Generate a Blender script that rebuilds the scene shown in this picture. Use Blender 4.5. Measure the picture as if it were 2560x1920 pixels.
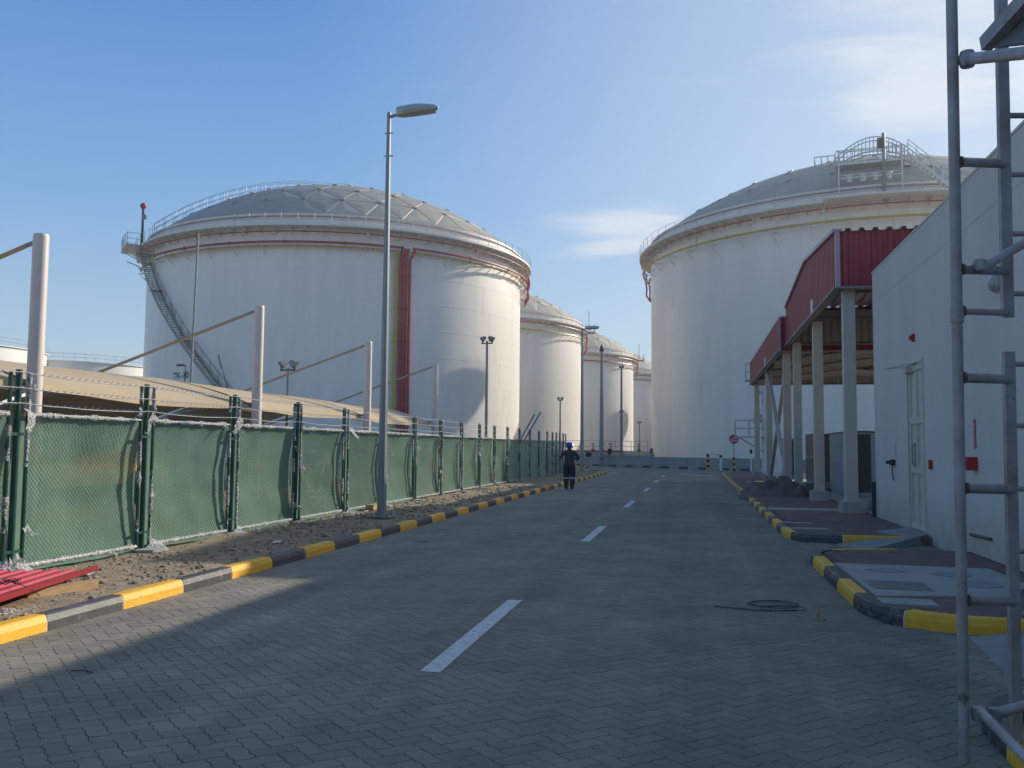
import bpy, math, random
from mathutils import Vector, Matrix, noise
random.seed(7)
R = math.radians
PI = math.pi
scene = bpy.context.scene
for o in list(bpy.data.objects):
    bpy.data.objects.remove(o, do_unlink=True)
col = scene.collection

# ------------------------------------------------------------------ camera
cam_data = bpy.data.cameras.new('camera')
cam_data.sensor_width = 36.0
cam_data.lens = 2250.0 / 2560.0 * 36.0
cam_data.clip_start = 0.05
cam_data.clip_end = 6000
cam = bpy.data.objects.new('camera', cam_data)
col.objects.link(cam)
yaw, pitch, roll = R(11.5133), R(4.0136), R(0.5157)
F = Vector((-math.sin(yaw) * math.cos(pitch), math.cos(yaw) * math.cos(pitch), math.sin(pitch)))
Rt = Vector((math.cos(yaw), math.sin(yaw), 0))
Up = Rt.cross(F)
R2 = Rt * math.cos(roll) + Up * math.sin(roll)
U2 = Up * math.cos(roll) - Rt * math.sin(roll)
cam.matrix_world = Matrix(((R2.x, U2.x, -F.x, 0), (R2.y, U2.y, -F.y, 0), (R2.z, U2.z, -F.z, 1.6), (0, 0, 0, 1)))
scene.camera = cam

# ------------------------------------------------------------------ sky and sun
SUN = Vector((1.50, 1.735, 1.0)).normalized()
elev = math.asin(SUN.z)
azim = math.atan2(SUN.x, SUN.y)          # clockwise from +Y
world = bpy.data.worlds.new("World")
scene.world = world
world.use_nodes = True
nt = world.node_tree
nt.nodes.clear()
N = nt.nodes.new
out = N('ShaderNodeOutputWorld'); bg = N('ShaderNodeBackground'); sky = N('ShaderNodeTexSky')
sky.sky_type = 'NISHITA'; sky.sun_disc = False
sky.sun_elevation = elev; sky.sun_rotation = azim
sky.air_density = 1.0; sky.dust_density = 0.5; sky.ozone_density = 1.4
STR = 0.115
bg.inputs['Strength'].default_value = STR
tc = N('ShaderNodeTexCoord'); sep = N('ShaderNodeSeparateXYZ')
nt.links.new(tc.outputs['Generated'], sep.inputs[0])
# clouds: direction projected on a high flat layer
zc = N('ShaderNodeMath'); zc.operation = 'MAXIMUM'; zc.inputs[1].default_value = 0.03
nt.links.new(sep.outputs['Z'], zc.inputs[0])
addz = N('ShaderNodeMath'); addz.operation = 'ADD'; addz.inputs[1].default_value = 0.12
nt.links.new(zc.outputs[0], addz.inputs[0])
dx = N('ShaderNodeMath'); dx.operation = 'DIVIDE'; dy = N('ShaderNodeMath'); dy.operation = 'DIVIDE'
nt.links.new(sep.outputs['X'], dx.inputs[0]); nt.links.new(addz.outputs[0], dx.inputs[1])
nt.links.new(sep.outputs['Y'], dy.inputs[0]); nt.links.new(addz.outputs[0], dy.inputs[1])
cmb = N('ShaderNodeCombineXYZ')
nt.links.new(dx.outputs[0], cmb.inputs[0]); nt.links.new(dy.outputs[0], cmb.inputs[1])
mp = N('ShaderNodeMapping'); mp.inputs['Rotation'].default_value = (0, 0, R(-28)); mp.inputs['Scale'].default_value = (0.8, 2.4, 1)
mp.inputs['Location'].default_value = (1.3, 0.4, 0)
nt.links.new(cmb.outputs[0], mp.inputs[0])
nz = N('ShaderNodeTexNoise'); nz.inputs['Scale'].default_value = 2.2; nz.inputs['Detail'].default_value = 9
nz.inputs['Roughness'].default_value = 0.58; nz.inputs['Distortion'].default_value = 0.6
nt.links.new(mp.outputs[0], nz.inputs['Vector'])
# cloud banks: centre direction, (horizontal, vertical) half size, weight
banks = [((-.055, .968, .240), (.075, .055), .34), ((-.11, .967, .230), (.09, .028), .20), ((.20, .92, .332), (.13, .030), .30), ((.24, .905, .35), (.09, .06), .22),
         ((.16, .90, .395), (.15, .05), .20), ((.23, .87, .43), (.16, .06), .22), ((.55, .80, .30), (.22, .07), .16), ((-.75, .55, .5), (.2, .06), .08), ((.2, -.8, .4), (.3, .08), .14), ((.8, -.3, .45), (.3, .1), .15)]
acc = None
for (cx_, cy_, cz_), (hw, vh_), wt in banks:
    l_ = math.sqrt(cx_ ** 2 + cy_ ** 2 + cz_ ** 2)
    sb_ = N('ShaderNodeVectorMath'); sb_.operation = 'SUBTRACT'; sb_.inputs[1].default_value = (cx_ / l_, cy_ / l_, cz_ / l_)
    nt.links.new(tc.outputs['Generated'], sb_.inputs[0])
    ml = N('ShaderNodeVectorMath'); ml.operation = 'MULTIPLY'; ml.inputs[1].default_value = (1 / hw, 1 / hw, 1 / vh_)
    nt.links.new(sb_.outputs[0], ml.inputs[0])
    ln_ = N('ShaderNodeVectorMath'); ln_.operation = 'LENGTH'; nt.links.new(ml.outputs[0], ln_.inputs[0])
    mr_ = N('ShaderNodeMapRange'); mr_.interpolation_type = 'SMOOTHSTEP'
    mr_.inputs['From Min'].default_value = 1.6; mr_.inputs['From Max'].default_value = 0.0; mr_.inputs['To Max'].default_value = wt
    nt.links.new(ln_.outputs['Value'], mr_.inputs['Value'])
    if acc is None: acc = mr_.outputs[0]
    else:
        ad_ = N('ShaderNodeMath'); ad_.operation = 'ADD'; nt.links.new(acc, ad_.inputs[0]); nt.links.new(mr_.outputs[0], ad_.inputs[1]); acc = ad_.outputs[0]
sm = N('ShaderNodeMath'); sm.operation = 'ADD'
nt.links.new(nz.outputs['Fac'], sm.inputs[0]); nt.links.new(acc, sm.inputs[1])
cr = N('ShaderNodeMapRange'); cr.interpolation_type = 'SMOOTHSTEP'
cr.inputs['From Min'].default_value = 0.64; cr.inputs['From Max'].default_value = 1.05; cr.inputs['To Max'].default_value = 0.62
nt.links.new(sm.outputs[0], cr.inputs['Value'])
mix = N('ShaderNodeMix'); mix.data_type = 'RGBA'
nt.links.new(cr.outputs[0], mix.inputs['Factor'])
# clear maritime air: physical sky blended with a height gradient that whitens towards the sun
K = 1.0 / STR
ramp = N('ShaderNodeValToRGB'); el = ramp.color_ramp.elements
stops = [(0.0, (.56, .70, .80)), (.10, (.44, .63, .82)), (.25, (.225, .45, .80)), (.45, (.095, .285, .69)), (1.0, (.10, .19, .38))]
while len(el) < len(stops): el.new(0.5)
for e_, (p_, c_) in zip(el, stops): e_.position = p_; e_.color = (*c_, 1)
nt.links.new(sep.outputs['Z'], ramp.inputs[0])
dot = N('ShaderNodeVectorMath'); dot.operation = 'DOT_PRODUCT'; dot.inputs[1].default_value = tuple(SUN)
nt.links.new(tc.outputs['Generated'], dot.inputs[0])
gw = N('ShaderNodeMapRange'); gw.interpolation_type = 'SMOOTHSTEP'
gw.inputs['From Min'].default_value = 0.46; gw.inputs['From Max'].default_value = 1.04; gw.inputs['To Max'].default_value = 0.80
nt.links.new(dot.outputs['Value'], gw.inputs['Value'])
gm_ = N('ShaderNodeMix'); gm_.data_type = 'RGBA'; gm_.inputs['B'].default_value = (.66, .79, .92, 1)
nt.links.new(gw.outputs[0], gm_.inputs['Factor']); nt.links.new(ramp.outputs[0], gm_.inputs['A'])
# bright aureole round the low sun
au = N('ShaderNodeMapRange'); au.interpolation_type = 'SMOOTHSTEP'; au.inputs['From Min'].default_value = 0.925; au.inputs['From Max'].default_value = 1.0
nt.links.new(dot.outputs['Value'], au.inputs['Value'])
gm2 = N('ShaderNodeMix'); gm2.data_type = 'RGBA'; gm2.inputs['B'].default_value = (4.2, 3.8, 3.2, 1)
nt.links.new(au.outputs[0], gm2.inputs['Factor']); nt.links.new(gm_.outputs['Result'], gm2.inputs['A']); gm_ = gm2
sc_ = N('ShaderNodeVectorMath'); sc_.operation = 'SCALE'; sc_.inputs['Scale'].default_value = K
nt.links.new(gm_.outputs['Result'], sc_.inputs[0])
bl = N('ShaderNodeMix'); bl.data_type = 'RGBA'; bl.inputs['Factor'].default_value = 0.8
nt.links.new(sky.outputs[0], bl.inputs['A']); nt.links.new(sc_.outputs[0], bl.inputs['B'])
nt.links.new(bl.outputs['Result'], mix.inputs['A'])
mix.inputs['B'].default_value = (.86 * K, .87 * K, .90 * K, 1)
nt.links.new(mix.outputs['Result'], bg.inputs['Color'])
nt.links.new(bg.outputs[0], out.inputs[0])

sd = bpy.data.lights.new('sun', 'SUN')
sd.energy = 5.0; sd.angle = R(0.53); sd.color = (1.0, 0.91, 0.77)
sun = bpy.data.objects.new('sun', sd)
col.objects.link(sun)
sun.rotation_euler = SUN.to_track_quat('Z', 'Y').to_euler()

scene.view_settings.view_transform = 'Standard'
scene.view_settings.look = 'None'
scene.view_settings.exposure = 0.0
scene.view_settings.gamma = 1.0
scene.view_settings.use_curve_mapping = False
scene.render.resolution_x = 1024; scene.render.resolution_y = 768
scene.cycles.max_bounces = 6
scene.cycles.diffuse_bounces = 3
scene.cycles.transparent_max_bounces = 12

# ------------------------------------------------------------------ materials
def mat(name, c, rough=0.6, metal=0.0, var=0.12, scale=3.0, bump=0.0, bscale=30.0, island=0.0, c2=None, spot=0.0,
        spec=0.5, objvar=0.0, detail=5, stretch=(1, 1, 1), coat=0.0, worldc=False, patch=0.0, wear=None, wscale=9.0, wamt=0.6, base_dirt=None):
    m = bpy.data.materials.new(name); m.use_nodes = True
    t = m.node_tree; n = t.nodes; L = t.links.new
    b = n['Principled BSDF']
    b.inputs['Roughness'].default_value = rough; b.inputs['Metallic'].default_value = metal
    b.inputs['Specular IOR Level'].default_value = spec
    b.inputs['Coat Weight'].default_value = coat
    co = n.new('ShaderNodeTexCoord')
    ma = n.new('ShaderNodeMapping'); ma.inputs['Scale'].default_value = stretch
    geo = n.new('ShaderNodeNewGeometry')
    cs = geo.outputs['Position'] if worldc else co.outputs['Object']
    L(cs, ma.inputs[0])
    no = n.new('ShaderNodeTexNoise'); no.inputs['Scale'].default_value = scale; no.inputs['Detail'].default_value = detail
    no.inputs['Roughness'].default_value = 0.62
    L(ma.outputs[0], no.inputs['Vector'])
    mx = n.new('ShaderNodeMix'); mx.data_type = 'RGBA'
    rng = n.new('ShaderNodeMapRange'); rng.inputs['From Min'].default_value = 0.3; rng.inputs['From Max'].default_value = 0.7
    L(no.outputs['Fac'], rng.inputs['Value']); L(rng.outputs[0], mx.inputs['Factor'])
    ca = tuple(v * (1 - var) for v in c); cb = tuple(min(1, v * (1 + var)) for v in (c2 or c))
    mx.inputs['A'].default_value = (*ca, 1); mx.inputs['B'].default_value = (*cb, 1)
    src = mx.outputs['Result']
    if island or objvar:
        mu = n.new('ShaderNodeHueSaturation')
        mr = n.new('ShaderNodeMapRange')
        amt = island or objvar
        mr.inputs['To Min'].default_value = 1 - amt; mr.inputs['To Max'].default_value = 1 + amt
        if island:
            L(geo.outputs['Random Per Island'], mr.inputs['Value'])
        else:
            oi = n.new('ShaderNodeObjectInfo'); L(oi.outputs['Random'], mr.inputs['Value'])
        L(mr.outputs[0], mu.inputs['Value']); L(src, mu.inputs['Color'])
        src = mu.outputs[0]
    if patch:
        pn_ = n.new('ShaderNodeTexNoise'); pn_.inputs['Scale'].default_value = 0.45; pn_.inputs['Detail'].default_value = 7; pn_.inputs['Roughness'].default_value = 0.65
        L(geo.outputs['Position'], pn_.inputs['Vector'])
        pr_ = n.new('ShaderNodeMapRange'); pr_.inputs['From Min'].default_value = 0.3; pr_.inputs['From Max'].default_value = 0.7
        pr_.inputs['To Min'].default_value = 1 - patch; pr_.inputs['To Max'].default_value = 1 + patch
        L(pn_.outputs['Fac'], pr_.inputs['Value'])
        tm_ = n.new('ShaderNodeMapping'); tm_.inputs['Scale'].default_value = (1.6, .06, 1); L(geo.outputs['Position'], tm_.inputs[0])
        tn_ = n.new('ShaderNodeTexNoise'); tn_.inputs['Scale'].default_value = 1.0; tn_.inputs['Detail'].default_value = 5; L(tm_.outputs[0], tn_.inputs['Vector'])
        tr_ = n.new('ShaderNodeMapRange'); tr_.inputs['From Min'].default_value = 0.35; tr_.inputs['From Max'].default_value = 0.65; tr_.inputs['To Min'].default_value = 0.90; tr_.inputs['To Max'].default_value = 1.08
        L(tn_.outputs['Fac'], tr_.inputs['Value'])
        pm_ = n.new('ShaderNodeMath'); pm_.operation = 'MULTIPLY'; L(pr_.outputs[0], pm_.inputs[0]); L(tr_.outputs[0], pm_.inputs[1]); pr_ = pm_
        ph = n.new('ShaderNodeHueSaturation'); L(pr_.outputs[0], ph.inputs['Value']); L(src, ph.inputs['Color']); src = ph.outputs[0]
    if wear:
        wn_ = n.new('ShaderNodeTexNoise'); wn_.inputs['Scale'].default_value = wscale; wn_.inputs['Detail'].default_value = 10; wn_.inputs['Roughness'].default_value = 0.72
        L(geo.outputs['Position'], wn_.inputs['Vector'])
        wr_ = n.new('ShaderNodeMapRange'); wr_.interpolation_type = 'SMOOTHSTEP'
        wr_.inputs['From Min'].default_value = wamt; wr_.inputs['From Max'].default_value = wamt + .08
        L(wn_.outputs['Fac'], wr_.inputs['Value'])
        wm_ = n.new('ShaderNodeMix'); wm_.data_type = 'RGBA'; wm_.inputs['B'].default_value = (*wear, 1)
        L(wr_.outputs[0], wm_.inputs['Factor']); L(src, wm_.inputs['A']); src = wm_.outputs['Result']
    if base_dirt:
        sx_ = n.new('ShaderNodeSeparateXYZ'); L(geo.outputs['Position'], sx_.inputs[0])
        dn_ = n.new('ShaderNodeTexNoise'); dn_.inputs['Scale'].default_value = 2.5; dn_.inputs['Detail'].default_value = 9; L(geo.outputs['Position'], dn_.inputs['Vector'])
        zz_ = n.new('ShaderNodeMapRange'); zz_.inputs['From Min'].default_value = 0.9; zz_.inputs['From Max'].default_value = 0.05; L(sx_.outputs['Z'], zz_.inputs['Value'])
        mm_ = n.new('ShaderNodeMath'); mm_.operation = 'MULTIPLY'; L(zz_.outputs[0], mm_.inputs[0]); L(dn_.outputs['Fac'], mm_.inputs[1])
        dm_ = n.new('ShaderNodeMix'); dm_.data_type = 'RGBA'; dm_.inputs['B'].default_value = (*base_dirt, 1)
        L(mm_.outputs[0], dm_.inputs['Factor']); L(src, dm_.inputs['A']); src = dm_.outputs['Result']
    L(src, b.inputs['Base Color'])
    if bump:
        n2 = n.new('ShaderNodeTexNoise'); n2.inputs['Scale'].default_value = bscale; n2.inputs['Detail'].default_value = 4
        L(ma.outputs[0], n2.inputs['Vector'])
        bp = n.new('ShaderNodeBump'); bp.inputs['Strength'].default_value = bump; bp.inputs['Distance'].default_value = 0.02
        L(n2.outputs['Fac'], bp.inputs['Height']); L(bp.outputs[0], b.inputs['Normal'])
    return m

M = {}
M['sand'] = mat('sand', (0.42, 0.355, 0.265), 0.95, var=0.25, scale=0.9, bump=0.9, bscale=14, detail=9)
M['dirt'] = mat('dirt', (0.28, 0.215, 0.145), 0.95, var=0.35, scale=5.0, bump=1.0, bscale=28, detail=10)
M['stone'] = mat('stone', (0.30, 0.245, 0.175), 0.9, var=0.2, island=0.4)
M['paver'] = mat('paver', (0.25, 0.228, 0.182), 0.85, var=0.16, scale=1.1, bump=0.3, bscale=160, island=0.09, spec=0.25, detail=8, worldc=True, patch=0.16, wear=(0.13, 0.12, 0.105), wscale=2.6, wamt=0.63)
M['paver_one'] = mat('paver_one', (0.25, 0.228, 0.182), 0.85, var=0.16, scale=1.1, bump=0.3, bscale=160, objvar=0.09, spec=0.25, detail=8, worldc=True, patch=0.16, wear=(0.13, 0.12, 0.105), wscale=2.6, wamt=0.63)
M['bed'] = mat('joint_sand', (0.165, 0.155, 0.13), 0.95, var=0.3, scale=6)
M['road_far'] = mat('road_far', (0.25, 0.228, 0.182), 0.85, var=0.16, scale=0.7, bump=0.7, bscale=9, spec=0.25, detail=9, patch=0.16)
M['redpaver'] = mat('red_paver', (0.21, 0.135, 0.12), 0.85, var=0.15, scale=2, island=0.16, spec=0.25, bump=0.3, bscale=120)
M['redpaver_one'] = mat('red_paver_one', (0.21, 0.135, 0.12), 0.85, var=0.15, scale=2, objvar=0.16, spec=0.25, bump=0.3, bscale=120)
M['redfar'] = mat('red_far', (0.19, 0.125, 0.112), 0.85, var=0.22, scale=6, spec=0.25)
M['concrete'] = mat('concrete', (0.36, 0.36, 0.33), 0.85, var=0.16, scale=2.2, bump=0.25, bscale=60, spec=0.3, detail=8)
M['concrete_d'] = mat('concrete_grey', (0.27, 0.28, 0.27), 0.85, var=0.2, scale=2.2, bump=0.25, bscale=60, spec=0.3, detail=8)
M['kerb_y'] = mat('kerb_yellow', (0.80, 0.43, 0.022), 0.55, var=0.12, scale=7, bump=0.2, bscale=45, objvar=0.08, detail=8, wear=(0.30, 0.24, 0.14), wscale=7, wamt=0.575)
M['kerb_b'] = mat('kerb_black', (0.055, 0.055, 0.06), 0.5, var=0.35, scale=7, bump=0.2, bscale=45, objvar=0.25, detail=8, wear=(0.20, 0.19, 0.17), wscale=7, wamt=0.57)
M['kerb_g'] = mat('kerb_pale', (0.33, 0.31, 0.22), 0.6, var=0.2, scale=7)
M['mortar'] = mat('mortar', (0.62, 0.56, 0.46), 0.8, var=0.15, scale=20)
M['line'] = None
M['tank'] = mat('tank_paint', (0.83, 0.775, 0.69), 0.36, var=0.055, scale=0.9, bump=0.10, bscale=0.5, detail=9, stretch=(1, 1, .12))
M['tank_trim'] = mat('tank_trim', (0.70, 0.675, 0.61), 0.45, var=0.05, scale=1)
M['roofpanel'] = mat('roof_panel', (0.40, 0.37, 0.305), 0.55, metal=0.25, spec=0.3, var=0.05, scale=0.6, objvar=0.06)
M['roofframe'] = mat('roof_frame', (0.47, 0.44, 0.37), 0.6, metal=0.0, var=0.05)
M['galv'] = mat('galvanised', (0.42, 0.43, 0.42), 0.45, metal=0.35, var=0.12, scale=4)
M['galv_d'] = mat('galvanised_dark', (0.24, 0.25, 0.25), 0.5, metal=0.35, var=0.15, scale=4)
M['lamp'] = mat('lamp_pole', (0.27, 0.29, 0.28), 0.42, metal=0.3, var=0.12, scale=2, stretch=(1, 1, .3))
M['dark'] = mat('dark_metal', (0.04, 0.042, 0.045), 0.5, var=0.2)
M['redpipe'] = mat('red_pipe', (0.38, 0.02, 0.035), 0.4, var=0.1)
M['yelpipe'] = mat('yellow_pipe', (0.50, 0.36, 0.035), 0.45, var=0.1)
M['green_post'] = mat('green_post', (0.008, 0.062, 0.042), 0.35, var=0.15)
M['wire'] = mat('mesh_wire', (0.012, 0.07, 0.045), 0.4, var=0.1)
M['barb'] = mat('barbed_wire', (0.62, 0.62, 0.58), 0.4, metal=0.3, var=0.2, scale=20)
M['cream'] = mat('cream_post', (0.66, 0.56, 0.50), 0.45, var=0.05)
M['fabric'] = mat('tan_fabric', (0.43, 0.335, 0.215), 0.85, var=0.06, scale=1.5, bump=0.1, bscale=4)
M['wall'] = mat('white_wall', (0.63, 0.60, 0.545), 0.8, var=0.07, scale=.8, bump=0.25, bscale=40, spec=0.2, detail=10, worldc=True, stretch=(1, 1, .35), base_dirt=(0.33, 0.28, 0.21))
M['door'] = mat('door_paint', (0.56, 0.54, 0.45), 0.55, var=0.06)
M['column'] = mat('column_paint', (0.50, 0.48, 0.41), 0.55, var=0.06, scale=2)
M['column_p'] = mat('column_pink', (0.52, 0.42, 0.36), 0.55, var=0.05, scale=2)
M['redsheet'] = mat('red_sheet', (0.27, 0.014, 0.022), 0.42, var=0.1, scale=1.5)
M['redroof'] = mat('red_roof_sheet', (0.46, 0.03, 0.06), 0.4, var=0.08, scale=1.5)
M['redtrim'] = mat('red_trim', (0.42, 0.30, 0.34), 0.4, var=0.06)
M['sheetin'] = mat('sheet_inside', (0.22, 0.22, 0.20), 0.5, metal=0.2, var=0.1)
M['scaf'] = mat('scaffold_tube', (0.40, 0.33, 0.28), 0.5, metal=0.25, var=0.3, scale=5, c2=(0.34, 0.34, 0.36), bump=0.2, bscale=60, detail=9, wear=(0.17, 0.105, 0.07), wscale=11, wamt=0.60)
M['rust'] = mat('rusty_weld', (0.16, 0.10, 0.07), 0.8, var=0.4, scale=30)
M['cab'] = mat('cabinet_grey', (0.27, 0.30, 0.295), 0.5, var=0.06)
M['cab_d'] = mat('cabinet_dark', (0.045, 0.055, 0.065), 0.45, var=0.1)
M['white'] = mat('white_paint', (0.72, 0.72, 0.69), 0.5, var=0.06, scale=3)
M['black'] = mat('black_paint', (0.02, 0.02, 0.022), 0.5)
M['orange'] = mat('machine_yellow', (0.72, 0.36, 0.02), 0.5)
M['red'] = mat('signal_red', (0.42, 0.02, 0.022), 0.45, var=0.05)
M['wood'] = mat('wood', (0.40, 0.26, 0.13), 0.8, var=0.2, scale=6, stretch=(6, 1, 6))
M['tarp'] = mat('brown_tarp', (0.17, 0.135, 0.11), 0.8, var=0.4, scale=2)
M['cable'] = mat('dark_cable', (0.03, 0.03, 0.03), 0.6)
M['cloth'] = mat('navy_cloth', (0.055, 0.05, 0.055), 0.85, var=0.2, scale=8)
M['trouser'] = mat('navy_trousers', (0.028, 0.032, 0.05), 0.85, var=0.2, scale=8)
M['skin'] = mat('skin', (0.16, 0.085, 0.055), 0.6)
M['helmet'] = mat('helmet_blue', (0.01, 0.055, 0.36), 0.3, var=0.03)
M['boot'] = mat('boot', (0.025, 0.02, 0.015), 0.7)
M['reflect'] = mat('reflective_tape', (0.55, 0.45, 0.40), 0.5)
M['pink'] = mat('pale_tank', (0.78, 0.77, 0.72), 0.45, var=0.04)
M['pipe_cream'] = mat('pipe_cream', (0.55, 0.50, 0.38), 0.5, var=0.1)
M['asph'] = M['road_far']

def plastic():
    m = bpy.data.materials.new('plastic_wrap'); m.use_nodes = True
    t = m.node_tree; n = t.nodes; L = t.links.new
    b = n['Principled BSDF']; b.inputs['Base Color'].default_value = (0.72, 0.70, 0.70, 1)
    b.inputs['Roughness'].default_value = 0.22
    co = n.new('ShaderNodeTexCoord'); no = n.new('ShaderNodeTexNoise'); no.inputs['Scale'].default_value = 38; no.inputs['Detail'].default_value = 5
    L(co.outputs['Object'], no.inputs['Vector'])
    bp = n.new('ShaderNodeBump'); bp.inputs['Strength'].default_value = 0.9; bp.inputs['Distance'].default_value = 0.05
    L(no.outputs['Fac'], bp.inputs['Height']); L(bp.outputs[0], b.inputs['Normal'])
    tr = n.new('ShaderNodeBsdfTransparent'); mx = n.new('ShaderNodeMixShader')
    rr = n.new('ShaderNodeMapRange'); rr.inputs['From Min'].default_value = 0.35; rr.inputs['From Max'].default_value = 0.6
    rr.inputs['To Min'].default_value = 0.12; rr.inputs['To Max'].default_value = 0.85
    L(no.outputs['Fac'], rr.inputs['Value']); L(rr.outputs[0], mx.inputs[0]); L(tr.outputs[0], mx.inputs[1]); L(b.outputs[0], mx.inputs[2])
    L(mx.outputs[0], n['Material Output'].inputs[0])
    return m
M['plastic'] = plastic()

def netmat():
    m = bpy.data.materials.new('green_net'); m.use_nodes = True
    t = m.node_tree; n = t.nodes; L = t.links.new
    b = n['Principled BSDF']; b.inputs['Roughness'].default_value = 0.7; b.inputs['Specular IOR Level'].default_value = 0.2
    co = n.new('ShaderNodeTexCoord')
    a = n.new('ShaderNodeTexNoise'); a.inputs['Scale'].default_value = 1.3; a.inputs['Detail'].default_value = 6
    L(co.outputs['Object'], a.inputs['Vector'])
    ra = n.new('ShaderNodeMapRange'); ra.inputs['From Min'].default_value = 0.35; ra.inputs['From Max'].default_value = 0.65
    L(a.outputs['Fac'], ra.inputs['Value'])
    m1 = n.new('ShaderNodeMix'); m1.data_type = 'RGBA'
    m1.inputs['A'].default_value = (0.165, 0.285, 0.21, 1); m1.inputs['B'].default_value = (0.215, 0.345, 0.26, 1)
    L(ra.outputs[0], m1.inputs['Factor'])
    # dust stains low on the net
    mp = n.new('ShaderNodeMapping'); mp.inputs['Scale'].default_value = (1, 0.55, 1.8); mp.inputs['Location'].default_value = (3, 1.2, 0)
    s = n.new('ShaderNodeTexNoise'); s.inputs['Scale'].default_value = 1.0; s.inputs['Detail'].default_value = 4
    L(co.outputs['Object'], mp.inputs[0]); L(mp.outputs[0], s.inputs['Vector'])
    rs = n.new('ShaderNodeMapRange'); rs.interpolation_type = 'SMOOTHSTEP'
    rs.inputs['From Min'].default_value = 0.54; rs.inputs['From Max'].default_value = 0.72; rs.inputs['To Max'].default_value = 0.42
    L(s.outputs['Fac'], rs.inputs['Value'])
    m2 = n.new('ShaderNodeMix'); m2.data_type = 'RGBA'; m2.inputs['B'].default_value = (0.33, 0.25, 0.11, 1)
    L(rs.outputs[0], m2.inputs['Factor']); L(m1.outputs['Result'], m2.inputs['A']); L(m2.outputs['Result'], b.inputs['Base Color'])
    w = n.new('ShaderNodeTexNoise'); w.inputs['Scale'].default_value = 300
    L(co.outputs['Object'], w.inputs['Vector'])
    tl = n.new('ShaderNodeBsdfTranslucent'); L(m2.outputs['Result'], tl.inputs['Color'])
    mx = n.new('ShaderNodeMixShader'); mx.inputs[0].default_value = 0.25
    L(b.outputs[0], mx.inputs[1]); L(tl.outputs[0], mx.inputs[2])
    tp_ = n.new('ShaderNodeBsdfTransparent'); m9 = n.new('ShaderNodeMixShader'); m9.inputs[0].default_value = 0.05
    L(mx.outputs[0], m9.inputs[1]); L(tp_.outputs[0], m9.inputs[2]); L(m9.outputs[0], n['Material Output'].inputs[0])
    return m
M['net'] = netmat()

def linemat():
    m = mat('road_paint', (0.60, 0.61, 0.60), 0.75, var=0.12, scale=9, bump=0.4, bscale=60, detail=9, wear=(0.27, 0.26, 0.23), wscale=16, wamt=0.555)
    return m
M['line'] = linemat()

def glassy():
    m = bpy.data.materials.new('lamp_glass'); m.use_nodes = True
    b = m.node_tree.nodes['Principled BSDF']; b.inputs['Base Color'].default_value = (0.35, 0.36, 0.33, 1)
    b.inputs['Roughness'].default_value = 0.12; b.inputs['Coat Weight'].default_value = 0.5
    return m
M['glass'] = glassy()

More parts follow.
